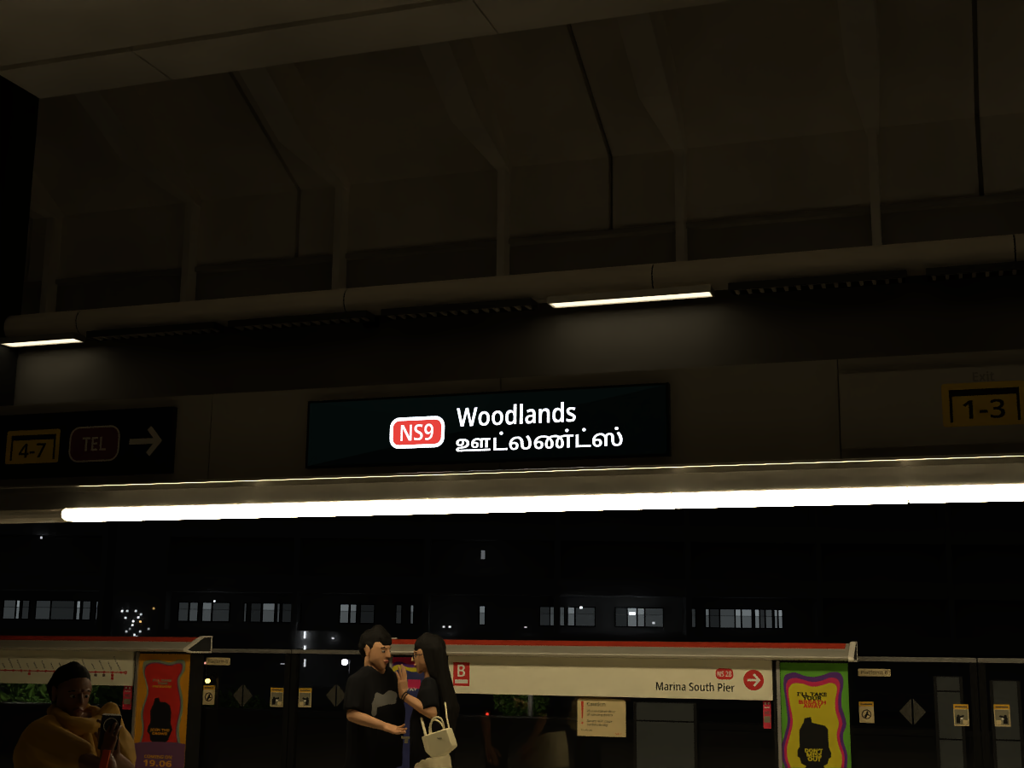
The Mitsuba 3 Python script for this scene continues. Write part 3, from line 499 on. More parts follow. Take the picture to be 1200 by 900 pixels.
def exit_panel(s, x0, x1, z0, z1, txt):
    obj('yellow_panel', flat(rrect(x0, x1, z0, z1, 0.015), SD, 0.002), M_YELLOW, s)
    w, h = x1 - x0, z1 - z0
    dark = union_all([sbox(x0 + w * .09, z1 - h * .30, x1 - w * .07, z1 - h * .15), sbox(x0 + w * .09, z0 + h * .1, x0 + w * .125, z1 - h * .2), sbox(x1 - w * .105, z0 + h * .1, x1 - w * .07, z1 - h * .2)])
    obj('doorway_symbol', flat(dark, SD - 0.002, 0.001), M_INK, s)
    obj('lettering', flat(text(txt, h * 0.42, center=(x0 + x1) / 2, z=z0 + h * .17, width=w * 0.5), SD - 0.002, 0.001), M_INK, s)


xa, za = XZ(6, 543, SD); xb, zb = XZ(71, 503, SD)
exit_panel(s2, xa, xb, XZ(38, 543, SD)[1], XZ(38, 504, SD)[1], '4-7')
bx0, bx1 = XZ(81.5, 520, SD)[0], XZ(140, 520, SD)[0]
bz0, bz1 = XZ(110, 541, SD)[1], XZ(110, 499.5, SD)[1]
badge = rrect(bx0, bx1, bz0, bz1, 0.075)
obj('badge_border', flat(badge.difference(badge.buffer(-0.011)), SD, 0.002), M_SIGNWHITE, s2)
obj('badge_field', flat(badge.buffer(-0.011), SD, 0.0015), M_MAROON, s2)
obj('badge_lettering', flat(text('TEL', 0.092, center=(bx0 + bx1) / 2, z=(bz0 + bz1) / 2 - 0.046, width=0.1875), SD - 0.0015, 0.001), M_SIGNWHITE, s2)
axc, azc = XZ(171, 517, SD)
obj('arrow', flat(arrow(XZ(152, 517, SD)[0], XZ(189, 517, SD)[0], azc, 0.175, 0.0375), SD, 0.002), M_SIGNWHITE, s2)

s3 = sign_box('exit_number_sign', 'grey sign board with a yellow 1-3 exit panel at the far right', -0.592, 2.000, 2.683, 3.100, M_FASCIA)
exit_panel(s3, XZ(1104, 475, SD)[0], XZ(1202, 470, SD)[0], XZ(1150, 499, SD)[1], XZ(1150, 448, SD)[1], '1-3')
obj('exit_lettering', flat(text('Exit', 0.05, x=XZ(1140, 440, SD)[0], z=XZ(1140, 445, SD)[1] - 0.01), SD, 0.001), M_BAND, s3)

# ------------------------------------------------------------------ half-height platform doors
CY = 9.20            # face of the fixed cabinets and sign panels
GY = 9.42            # plane of the door glass
HEAD = [(9.05, 1.534), (9.042, 1.540), (9.046, 1.549), (9.19, 1.599), (9.265, 1.631), (9.39, 1.636), (9.39, 1.522), (9.20, 1.522), (9.09, 1.527)]
STRIPE = [(9.19, 1.599), (9.265, 1.631), (9.30, 1.6325), (9.30, 1.6355), (9.264, 1.634), (9.188, 1.602)]


def screen_unit(x0, x1, panel0, panel1, label):
    t = thing('platform_screen', label, 'platform screen')
    obj('header', prism_x(HEAD, x0, x1), M_HEADER, t)
    obj('red_stripe', prism_x(STRIPE, x0, x1 - 0.03), M_RED, t)
    cap = [(9.036, 1.528), (9.03, 1.548), (9.18, 1.608), (9.26, 1.644), (9.39, 1.648), (9.39, 1.515), (9.10, 1.516)]
    hole = [tuple(v) for v in np.array(Polygon(cap).buffer(-0.012, join_style=2).exterior.coords)[:-1]]
    for a, b in ((x1, x1 + 0.035), (x0 - 0.035, x0)):
        e = obj('end_cap', prism_x(hole, a + 0.004, b - 0.004), M_TRIM, t)
        rim = trimesh.creation.extrude_polygon(Polygon(cap, [hole]), b - a, engine='earcut')
        rim.apply_transform(np.array([[0, 0, 1, a], [1, 0, 0, 0], [0, 1, 0, 0], [0, 0, 0, 1.0]]))
        obj('rim', rim, M_DUCT, e)
    for a, b in ((x0 + 0.03, panel0 - 0.03), (panel1 + 0.03, x1 - 0.03)):
        obj('cabinet', bx(a, b, CY + 0.004, 9.385, 0.06, 1.522), M_BLACK, t)
        obj('cabinet_edge', bx(a, a + 0.022, CY - 0.012, CY + 0.004, 0.06, 1.515), M_BRUSH, t)
    obj('mullion', bx(panel0 - 0.03, panel0 - 0.003, CY + 0.02, 9.385, 0.06, 1.522), M_BLACK, t)
    obj('mullion', bx(panel1 + 0.003, panel1 + 0.03, CY + 0.02, 9.385, 0.06, 1.522), M_BLACK, t)
    obj('glass_pane', bx(panel0, panel1, CY + 0.05, CY + 0.052, 0.16, 1.25), 'm_glass', t)
    obj('kick_plate', bx(panel0, panel1, CY + 0.03, CY + 0.08, 0.0, 0.16), M_BRUSH, t)
    obj('plinth', bx(x0, x1, CY + 0.01, 9.385, 0.0, 0.06), M_TRIM, t)
    return t


PA0, PA1 = -8.45, -6.215
PB0, PB1 = -3.562, -1.238
screen_unit(-8.93, -5.665, PA0, PA1, 'fixed platform screen at the left with the route map and the amber poster')
screen_unit(-4.05, -0.725, PB0, PB1, 'fixed platform screen behind the couple with the red letter B and green poster')


def sign_panel(name, label, x0, x1):
    t = thing(name, label, 'sign')
    obj('board', bx(x0, x1, CY, CY + 0.045, 1.256, 1.520), M_CREAM, t)
    return t


# the B / Marina South Pier panel
sB = sign_panel('platform_direction_sign', 'long cream sign reading Marina South Pier with a red letter B panel', PB0, PB1)
a0, b1_ = XZ(531.5, 776, CY); a1, b0_ = XZ(550, 804, CY)
box_ = sbox(a0, b0_, a1, b1_)
tb = text('B', 0.085, center=(a0 + a1) / 2, z=b0_ + 0.065)
bar = sbox(a0 + 0.014, b0_ + 0.018, a1 - 0.012, b0_ + 0.045)
obj('red_panel', flat(box_, CY, 0.0015), M_SIGNRED, sB)
obj('platform_letter', flat(tb, CY - 0.0015, 0.001), M_WHITE, sB)
obj('white_bar', flat(bar, CY - 0.0015, 0.001), M_WHITE, sB)
tx0, tz0 = XZ(769, 808, CY); tx1 = XZ(861, 812, CY)[0]
obj('lettering', flat(text('Marina South Pier', 0.053, x=tx0, z=tz0 - 0.004, width=tx1 - tx0), CY, 0.0015), M_INK, sB)
c0, d1_ = XZ(838.5, 783, CY); c1, d0_ = XZ(859.5, 796.5, CY)
obj('code_badge', flat(rrect(c0, c1, d0_, d1_, 0.03), CY, 0.0015), M_SIGNRED, sB)
obj('code_lettering', flat(text('NS 28', 0.036, center=(c0 + c1) / 2, z=(d0_ + d1_) / 2 - 0.018, width=0.095), CY - 0.0015, 0.001), M_WHITE, sB)
cx, cz = XZ(883.2, 797, CY)
obj('roundel', flat(Point(cx, cz).buffer(0.068, quad_segs=12), CY, 0.0015), M_SIGNRED, sB)
obj('arrow', flat(arrow(cx - 0.042, cx + 0.044, cz, 0.078, 0.015), CY - 0.0015, 0.001), M_WHITE, sB)

# the route map
sM = sign_panel('route_map_sign', 'long cream route map with a red line and slanted station names', PA0, PA1)
lz = XZ(75, 786.8, CY)[1]
lx1 = XZ(147.2, 788, CY)[0]
obj('route_line', flat(sbox(PA0 + 0.05, lz - 0.004, lx1 - 0.012, lz + 0.004), CY, 0.001), M_SIGNRED, sM)
obj('terminus_ring', flat(Point(lx1, lz).buffer(0.013).difference(Point(lx1, lz).buffer(0.005)), CY, 0.0015), M_SIGNRED, sM)
NAMES = ['Marina South Pier', 'Marina Bay', 'Raffles Place', 'City Hall', 'Dhoby Ghaut', 'Somerset', 'Orchard', 'Newton', 'Novena', 'Toa Payoh', 'Braddell', 'Bishan', 'Ang Mo Kio', 'Yio Chu Kang', 'Khatib', 'Yishun', 'Canberra', 'Sembawang', 'Admiralty', 'Woodlands']
step = XZ(142, 788, CY)[0] - XZ(132, 788, CY)[0]
for i, nm in enumerate(NAMES):
    x = XZ(142, 788, CY)[0] - step * i
    obj('station_dot', flat(Point(x, lz).buffer(0.010, quad_segs=4), CY - 0.001, 0.001), M_SIGNRED, sM)
    g = text(nm, 0.011)
    k = min(1.0, 0.150 / g.bounds[2]); g = affinity.scale(g, k, 1.0, origin=(0, 0))
    g = affinity.rotate(g, -57, origin=(0, 0))
    g = affinity.translate(g, x - 0.006 - g.bounds[2], lz + 0.018 - g.bounds[1])
    obj('station_name', flat(g, CY, 0.001), M_INK, sM)
for i, n, m in ((1, 2, M_SIGNRED), (2, 1, M_BARK), (3, 1, M_BARK), (11, 1, M_SIGNRED)):
    x = XZ(142, 788, CY)[0] - step * i
    for q in range(n):
        obj('interchange_mark', flat(sbox(x - 0.012, lz - 0.034 - 0.024 * q, x + 0.012, lz - 0.014 - 0.024 * q), CY, 0.001), m, sM)


# ------------------------------------------------------------------ posters on the cabinets
PY = CY + 0.004


def crop_ring(pts, ox, oy, s=5.625):
    return [XZ(ox + x / s, oy + y / s, PY) for x, y in pts]


def poster(name, label, x0, x1, m):
    t = thing(name, label, 'poster')
    obj('sheet', flat(sbox(x0, 0.10, x1, 1.505), PY, 0.0015), m, t)
    return t


def layer(t, name, shape, m, n):
    obj(name, flat(shape, PY - 0.0015 - 0.0006 * n, 0.0006), m, t)


gx0, gx1 = max(XZ(909.5, 840, PY)[0], PB1 + 0.054), XZ(995.5, 840, PY)[0]
pg = poster('vaping_poster', 'green poster with wavy yellow shape reading I\'LL TAKE YOUR BREATH AWAY', gx0, gx1, M_GREEN)
OUT = [(345, 283), (400, 270), (460, 290), (520, 300), (580, 290), (640, 268), (690, 270), (717, 300), (722, 350), (710, 420), (712, 500), (735, 570), (740, 620), (720, 680), (726, 740), (748, 810), (745, 900), (735, 1000), (742, 1100), (735, 1240), (340, 1240), (325, 1100), (345, 1000), (338, 900), (318, 840), (315, 760), (335, 680), (354, 600), (350, 530), (340, 450), (328, 360), (330, 310)]
INN = [(385, 346), (415, 340), (460, 346), (520, 364), (580, 355), (625, 340), (655, 342), (675, 358), (680, 390), (668, 450), (670, 520), (685, 575), (692, 610), (678, 680), (690, 750), (712, 820), (708, 900), (700, 1000), (705, 1100), (700, 1200), (375, 1200), (362, 1100), (380, 1000), (375, 900), (355, 840), (352, 760), (370, 690), (388, 610), (385, 550), (370, 480), (360, 400), (366, 368)]
MID = [((a * 0.48 + c * 0.52), (b * 0.48 + d * 0.52)) for (a, b), (c, d) in zip(OUT, INN)]
sheet = sbox(gx0, 0.10, gx1, 1.505)
for n, (nm, ring, m) in enumerate((('purple_wave', OUT, M_PURPLE), ('crimson_wave', MID, M_MAGENTA), ('yellow_shape', INN, M_LIME))):
    layer(pg, nm, Polygon(smooth_ring(crop_ring(ring, 860, 740))).buffer(0).intersection(sheet), m, n)
SIL = [(465, 572), (508, 563), (514, 600), (560, 612), (602, 622), (622, 648), (623, 700), (626, 762), (642, 800), (640, 830), (626, 838), (618, 872), (590, 888), (480, 888), (445, 870), (434, 830), (420, 824), (420, 780), (434, 760), (432, 650), (452, 612), (460, 600)]
STEM = [(480, 885), (590, 885), (600, 905), (690, 915), (690, 1100), (375, 1100), (375, 898), (470, 898)]
sil = union_all([Polygon(crop_ring(SIL, 860, 740)).buffer(0.006).buffer(-0.006), Polygon(crop_ring(STEM, 860, 740))]).buffer(0)
layer(pg, 'device_silhouette', sil, M_INK, 3)
for s, xa, xb, yb, m in (("I'LL TAKE", 418, 612, 424, M_INK), ('YOUR', 456, 578, 450, M_INK), ('BREATH', 430, 606, 476, M_PRED), ('AWAY', 460, 578, 502, M_PRED)):
    (xl, zl), (xr, _) = crop_ring([(xa, yb), (xb, yb)], 860, 740)
    layer(pg, 'lettering', text(s, 0.023, x=xl, z=zl, width=xr - xl).buffer(0.0016), m, 3)
for s, xa, xb, yb in (("DON'T", 470, 586, 796), ('MISS', 482, 578, 824), ('OUT', 490, 574, 852)):
    (xl, zl), (xr, _) = crop_ring([(xa, yb), (xb, yb)], 860, 740)
    layer(pg, 'lettering', text(s, 0.023, x=xl, z=zl, width=xr - xl).buffer(0.0014), M_LIME, 4)

ax0, ax1 = max(XZ(160.5, 820, PY)[0], PA1 + 0.054), XZ(221.5, 800, PY)[0]
pa = poster('vaping_poster', 'amber poster with wavy red shape and a dark purple base reading 19.06', ax0, ax1, M_AMBER)
sheet = sbox(ax0, 0.10, ax1, 1.505)
O2 = [(168, 196), (210, 188), (260, 188), (330, 204), (395, 186), (425, 190), (436, 215), (430, 260), (405, 300), (398, 335), (406, 380), (418, 440), (418, 520), (400, 600), (394, 660), (402, 735), (405, 780), (140, 780), (132, 735), (148, 680), (150, 620), (142, 560), (148, 510), (168, 450), (182, 395), (172, 335), (156, 275), (156, 220)]
I2 = [(186, 226), (215, 212), (260, 211), (330, 226), (392, 212), (410, 222), (414, 240), (404, 270), (385, 305), (380, 335), (388, 390), (399, 450), (398, 520), (380, 600), (372, 660), (382, 735), (384, 780), (152, 780), (146, 735), (160, 680), (164, 620), (158, 560), (163, 510), (180, 455), (194, 395), (184, 335), (170, 285), (172, 250)]
M2 = [(a * 0.3 + c * 0.7, b * 0.3 + d * 0.7) for (a, b), (c, d) in zip(O2, I2)]
for n, (nm, ring, m) in enumerate((('teal_wave', O2, M_TEAL), ('purple_line', M2, M_PLUM), ('red_shape', I2, M_PRED))):
    layer(pa, nm, Polygon(smooth_ring(crop_ring(ring, 140, 740))).buffer(0).intersection(sheet), m, n)
S2 = [(236, 440), (262, 436), (268, 464), (305, 466), (334, 488), (343, 530), (338, 600), (350, 648), (336, 680), (322, 715), (300, 740), (225, 740), (205, 715), (200, 680), (184, 658), (190, 628), (206, 600), (205, 520), (226, 478)]
layer(pa, 'device_silhouette', Polygon(crop_ring(S2, 140, 740)).buffer(0.006).buffer(-0.006), M_INK, 3)
base = Polygon(smooth_line(crop_ring([(85, 738), (170, 728), (270, 728), (370, 732), (445, 745)], 140, 740)).tolist() + [(ax1, 0.11), (ax0, 0.11)]).buffer(0).intersection(sheet)
layer(pa, 'plum_base', base, M_PLUM, 4)
for s, xa, xb, yb, m, cap, n in (("I'LL TAKE", 222, 342, 328, M_TEAL, .016, 3), ('YOUR', 255, 320, 348, M_TEAL, .016, 3), ('FREEDOM', 220, 342, 369, M_AMBER, .016, 3), ('JOIN THE', 203, 330, 655, M_AMBER, .018, 4), ('CROWD', 218, 316, 679, M_AMBER, .018, 4), ('COMING ON', 166, 346, 832, M_AMBER, .022, 5), ('19.06', 160, 344, 884, M_ORANGE, .042, 5)):
    (xl, zl), (xr, _) = crop_ring([(xa, yb), (xb, yb)], 140, 740)
    layer(pa, 'lettering', text(s, cap, x=xl, z=zl, width=xr - xl).buffer(0.0018 if cap > .04 else 0.0009), m, n)

cx0, cx1 = -4.005, PB0 - 0.035
pc = poster('vaping_poster', 'crimson and navy poster with a yellow wave behind the couple', cx0, cx1, M_MAGENTA)
sheet = sbox(cx0, 0.10, cx1, 1.505)


def wave(pts):
    line = [XZ(455 + x / 15, 760 + y / 15, PY) for x, y in pts]
    return Polygon(smooth_line(line).tolist()).buffer(0)


top = [(10, 620), (30, 430), (80, 330), (160, 285), (250, 295), (350, 330), (470, 335), (590, 315), (720, 300), (850, 330), (930, 420), (950, 700)]
w_out = wave([(x, y - 55) for x, y in top] + [(1010, 2600), (-60, 2600)]); w_yel = wave(top + [(980, 2600), (-20, 2600)])
inner = [(60, 700), (75, 480), (130, 390), (220, 362), (300, 372), (400, 405), (500, 408), (600, 395), (720, 372), (800, 400), (860, 480), (890, 740)]
w_nav = wave(inner + [(900, 2600), (40, 2600)])
layer(pc, 'purple_wave', w_out.intersection(sheet), M_PURPLE, 0)
layer(pc, 'yellow_wave', w_yel.intersection(sheet), M_LIME, 1)
layer(pc, 'navy_shape', w_nav.intersection(sheet), M_NAVY, 2)
_x, _z = XZ(485.5, 802, PY)
layer(pc, 'crimson_patch', sbox(_x - 0.05, _z - 0.03, _x + 0.05, _z + 0.035), M_MAGENTA, 3)
_x, _z = XZ(477, 809.5, PY)
layer(pc, 'lettering', text('STAY', 0.024, x=_x - 0.03, z=_z, width=0.11), M_WHITE, 3)


# ------------------------------------------------------------------ small signs and stickers
def decal(name, label, cat, x0, x1, z0, z1, Y, m, group=None, r=0.0):
    t = thing(name, label, cat, group)
    obj('sheet', flat(rrect(x0, x1, z0, z1, r) if r else sbox(x0, z0, x1, z1), Y, 0.002), m, t)
    return t


QY = CY + 0.05
x0, z1 = XZ(676.8, 818.5, QY); x1, z0 = XZ(733.5, 864, QY)
cs = thing('caution_sign', 'cream caution sign on the glass below the long direction sign', 'sign')
shape = union_all([rrect(x0, x1, z0 + 0.05, z1, 0.022), sbox(x0, z0, x1, z0 + 0.1)])
obj('sheet', flat(shape, QY, 0.002), M_STICK, cs)
w, h = x1 - x0, z1 - z0


def on(u, v):
    return x0 + u * w, z1 - v * h


def ink(s, u0, u1, v, cap, m=M_INK):
    a, b = on(u0, v)
    obj('lettering', flat(text(s, cap, x=a, z=b, width=(u1 - u0) * w), QY - 0.002, 0.0006), m, cs)


obj('exclamation_bar', flat(Polygon([on(.075, .07), on(.13, .07), on(.112, .53), on(.09, .53)]), QY - 0.002, 0.0006), M_RED, cs)
obj('exclamation_dot', flat(Point(on(.102, .65)).buffer(0.0075), QY - 0.002, 0.0006), M_RED, cs)
ink('Caution', .20, .58, .19, .0250)
ink('Please stand clear', .20, .79, .36, .0165)
ink('of closing doors', .20, .73, .455, .0165)
ink('Doors will close', .20, .72, .625, .0165)
ink('automatically', .20, .63, .72, .0165)
ink('Thank you', .08, .31, .86, .0105)
ink('SMRT', .79, .91, .94, .0095, M_RED)

for (px, py, qx, qy), Y, lab in (((894, 821.5, 904, 854), QY - 0.001, 'narrow red notice on the glass left of the green poster'), ((145.2, 803.5, 153.5, 831.5), QY - 0.001, 'narrow red notice on the glass left of the amber poster'), ((523.5, 817, 532, 847.5), QY - 0.001, 'narrow red notice on the glass behind the woman with the cream bag')):
    x0, z1 = XZ(px, py, Y); x1, z0 = XZ(qx, qy, Y)
    t = decal('emergency_notice', lab, 'notice', x0, x1, z0, z1, Y, M_PINK, 'red emergency notices')
    h = z1 - z0; w = x1 - x0
    for u in (0.2, 0.62):
        obj('pictogram', flat(sbox(x0 + u * w, z1 - .13 * h, x0 + (u + .2) * w, z1 - .05 * h), Y - 0.002, 0.0006), M_WHITE, t)
    for v in (.22, .38, .44):
        obj('text_line', flat(sbox(x0 + .15 * w, z1 - (v + .025) * h, x0 + .85 * w, z1 - v * h), Y - 0.002, 0.0006), M_TEEPRINT if v > .3 else M_WHITE, t)
    obj('tan_square', flat(sbox(x0 + .08 * w, z1 - .78 * h, x0 + .92 * w, z1 - .55 * h), Y - 0.002, 0.0006), M_PHOTO, t)

# ------------------------------------------------------------------ sliding door leaves with their decals
DOORY = 9.40


def door_leaf(x0, x1, label, closing):
    t = thing('sliding_door', label, 'sliding door')
    za = 1.55
    obj('top_rail', bx(x0, x1, DOORY, DOORY + 0.05, za - 0.03, za), M_RAILDARK, t)
    obj('glass_pane', bx(x0 + 0.02, x1 - 0.02, DOORY + 0.022, DOORY + 0.026, 0.14, za - 0.03), 'm_glass', t)
    obj('bottom_rail', bx(x0, x1, DOORY, DOORY + 0.05, 0.02, 0.14), M_BLACK, t)
    a, b = (x1 - 0.045, x1) if closing > 0 else (x0, x0 + 0.045)
    obj('closing_edge', bx(a, b, DOORY - 0.005, DOORY + 0.055, 0.02, za - 0.03), M_RUBBER, t)
    a, b = (x0, x0 + 0.03) if closing > 0 else (x1 - 0.03, x1)
    obj('stile', bx(a, b, DOORY, DOORY + 0.05, 0.14, za - 0.03), M_BLACK, t)
    return t


DL = (-5.56, -4.955, -4.95, -4.09)
xm1, xm2 = XZ(340, 800, DOORY)[0], XZ(1148, 830, DOORY)[0]
door_leaf(-5.76, xm1 - 0.004, 'glass sliding door leaf just right of the left platform screen', 1)
door_leaf(xm1 + 0.004, -3.97, 'glass sliding door leaf half hidden by the man in black', -1)
door_leaf(-0.82, xm2 - 0.004, 'glass sliding door leaf with the diamond decal by the green poster', 1)
door_leaf(xm2 + 0.004, 0.86, 'glass sliding door leaf at the far right edge', -1)
BY = DOORY + 0.022


def diamond(cxp, cyp, hw, hh, label):
    x, z = XZ(cxp, cyp, BY)
    t = thing('diamond_decal', label, 'decal', 'frosted door diamonds')
    for s in (-1, 1):
        obj('half', flat(Polygon([(x + s * 0.006, z + hh), (x + s * 0.006, z - hh), (x + s * hw, z)]), BY, 0.0015), M_FROST, t)


diamond(1069.5, 834, 0.085, 0.085, 'frosted split diamond on the door right of the green poster')
diamond(284.5, 815, 0.085, 0.085, 'faint frosted split diamond on the door left of the two paired stickers')
diamond(394, 815, 0.085, 0.085, 'faint frosted split diamond on the door just left of the man')

for (px, py, qx, qy), lab in (((1005.5, 783.5, 1044, 792.8), 'cream name plate reading Platform B right of the green poster'), ((242, 770.5, 269.5, 779.5), 'cream name plate reading Platform B beside the left platform screen')):
    x0, z1 = XZ(px, py, BY); x1, z0 = XZ(qx, qy, BY)
    t = decal('platform_plate', lab, 'sign', x0, x1, z0, z1, BY, M_STICK, 'Platform B plates', 0.006)
    obj('lettering', flat(text('Platform B', (z1 - z0) * .5, center=(x0 + x1) / 2, z=z0 + (z1 - z0) * .25, width=(x1 - x0) * .82), BY - 0.002, 0.0006), M_BARK, t)


def small_sticker(px, py, qx, qy, label, kind, flip=1):
    x0, z1 = XZ(px, py, BY); x1, z0 = XZ(qx, qy, BY)
    t = decal('door_sticker', label, 'sticker', x0, x1, z0, z1, BY, M_STICK, 'warning stickers on the doors')
    w, h = x1 - x0, z1 - z0; Y2 = BY - 0.002
    obj('amber_header', flat(sbox(x0, z1 - .22 * h, x1, z1), Y2, 0.0006), M_STICKTOP, t)
    obj('lettering', flat(sbox(x0 + .1 * w, z1 - .15 * h, x1 - .1 * w, z1 - .09 * h), Y2 - 0.0006, 0.0005), M_BARK, t)
    if kind == 'ring':
        c = Point(x0 + .5 * w, z0 + .40 * h)
        obj('prohibition_ring', flat(c.buffer(.33 * w).difference(c.buffer(.25 * w)), Y2, 0.0006), M_BARK, t)
        fig = union_all([Point(x0 + .56 * w, z0 + .50 * h).buffer(.07 * w), LineString([(x0 + .54 * w, z0 + .44 * h), (x0 + .42 * w, z0 + .28 * h)]).buffer(.07 * w), LineString([(x0 + .5 * w, z0 + .42 * h), (x0 + .68 * w, z0 + .36 * h)]).buffer(.04 * w)])
        obj('figure', flat(fig, Y2, 0.0006), M_INK, t)
    else:
        obj('picture', flat(sbox(x0 + .06 * w, z0 + .06 * h, x1 - .06 * w, z1 - .25 * h), Y2, 0.0006), M_PHOTO, t)
        u = .3 if flip > 0 else .7
        fig = union_all([Point(x0 + u * w, z0 + .46 * h).buffer(.09 * w), sbox(x0 + (u - .14) * w, z0 + .12 * h, x0 + (u + .12) * w, z0 + .42 * h), LineString([(x0 + u * w, z0 + .38 * h), (x0 + (u + .32 * flip) * w, z0 + .46 * h)]).buffer(.06 * w)])
        obj('figure', flat(fig, Y2 - 0.0006, 0.0006), M_INK, t)
        obj('pale_patch', flat(sbox(x0 + .45 * w, z0 + .3 * h, x0 + .6 * w, z0 + .38 * h), Y2 - 0.0012, 0.0005), M_WHITE, t)
        obj('sand_patch', flat(sbox(x0 + (.58 if flip > 0 else .1) * w, z0 + .08 * h, x0 + (.9 if flip > 0 else .42) * w, z0 + .28 * h), Y2 - 0.0006, 0.0005), M_STICK, t)


small_sticker(1006.3, 822, 1024.7, 847.3, 'sticker with a prohibition ring below the right Platform B plate', 'ring')
small_sticker(238.5, 803, 251, 826, 'sticker with a prohibition ring below the left Platform B plate', 'ring')
small_sticker(1117, 825, 1136, 851, 'amber-topped picture sticker left of the right-hand door joint', 'pic', 1)
small_sticker(1164.3, 825.3, 1184.5, 851.5, 'amber-topped picture sticker right of the right-hand door joint', 'pic', -1)
small_sticker(317.5, 805.8, 331.5, 828.5, 'amber-topped picture sticker left of the left-hand door joint', 'pic', 1)
small_sticker(350.5, 806.3, 364.5, 829, 'amber-topped picture sticker right of the left-hand door joint', 'pic', -1)

# ------------------------------------------------------------------ beyond the track: grey panels, lamps, trees, blocks of flats
def cabinet(name, label, pts, Y, m):
    """an upright equipment box whose front spans two photo corners on the plane Y"""
    (xa, zt), (xb, _) = XZ(*pts[0], Y), XZ(*pts[1], Y)
    t = thing(name, label, 'cabinet', None)
    zb = 0.84
    obj('body', bx(xa, xb, Y, Y + 0.25, -0.2, zt), m, t)
    return t, xa, xb, zt


def panel_thing(label, xs, zt, zb, Y, joints_z=()):
    t = thing('grey_panel', label, 'panel', 'pale panels on the parapet')
    zs = [zb, *joints_z, zt]
    for a, b in zip(zs[:-1], zs[1:]):
        obj('board', bx(xs[0], xs[1], Y - 0.05, Y, a + 0.008, b - 0.008), M_PANELGREY, t)
    obj('frame', cat_m(bx(xs[0] - 0.03, xs[0], Y - 0.06, Y, zb, zt), bx(xs[1], xs[1] + 0.03, Y - 0.06, Y, zb, zt)), M_TRIM, t)
    obj('backing', bx(xs[0], xs[1], Y - 0.012, Y - 0.002, zb, zt), M_TRIM, t)
    return t


PYY = 13.86
x0, zt = XZ(747, 822, PYY); x1, _ = XZ(814, 822, PYY)
panel_thing('dim grey panel across the track below the words on the long cream sign', (x0, x1), zt, -0.6, PYY, (XZ(780, 845, PYY)[1],))
x0, zt = XZ(1097, 786, PYY); x1, _ = XZ(1112, 786, PYY)
panel_thing('dim grey narrow panel standing in for a reflection in the right-hand diamond door', (x0, x1 + 0.09), zt - 0.05, -0.6, PYY, (XZ(1105, 866, PYY)[1], XZ(1105, 810, PYY)[1]))  # added panel, its grey imitates a reflection in the door glass
x0, zt = XZ(1163, 797, PYY); x1, _ = XZ(1191, 797, PYY)
panel_thing('dim grey wide panel standing in for a reflection in the far right door', (x0, x1), zt, -0.6, PYY, (XZ(1175, 867, PYY)[1],))  # this one too is added in place of a glass reflection

FH = np.array([-math.sin(YAW), math.cos(YAW), 0.0])       # the far blocks stand square to this street direction


def far(x, y, dist):
    d = ray(x, y)
    return EYE + d * (dist / (d @ FH))


def far_local(x, y, dist):
    p = far(x, y, dist) - EYE
    return float(p @ _r), float(p[2] + EYE[2])


def far_matrix(dist):
    """street frame (across, back, up) -> world"""
    m = np.eye(4); m[:3, 0] = _r; m[:3, 1] = FH; m[:3, 2] = [0, 0, 1]; m[:3, 3] = FH * dist + [0, 0, 0]
    return m


def put(mesh, M):
    mesh = mesh.copy(); mesh.apply_transform(M); return mesh


D1 = 70.0
MF = far_matrix(D1)
WINDOWS = [(2, 17, .22), (17, 22, .6), (24, 33, .10), (40, 58, .16), (58, 86, .08), (88, 93, .55), (95, 105, .16), (111, 121, .42),
           (208, 220, .14), (221, 231, .28), (236, 247, .32), (248, 268, .11), (285, 288, .18), (293, 305, .06), (307, 321, .32), (324, 327, .25), (330, 345, .06), (346, 352, .13),
           (398, 408, .40), (410, 417, .33), (422, 438, .05), (464, 470, .08), (481, 484, .32), (562, 568, .42), (633, 644, .09), (645, 661, .30), (666, 673, .44), (675, 697, .13),
           (722, 735, .06), (736, 746, .62), (748, 755, .46), (757, 777, .18), (805, 810, .08), (811, 815, .14), (828, 831, .32), (833, 843, .07), (845, 861, .28), (863, 869, .55), (870, 881, .42), (886, 890, .62), (892, 897, .12), (898, 905, .3), (909, 912, .45), (913, 917, .62)]
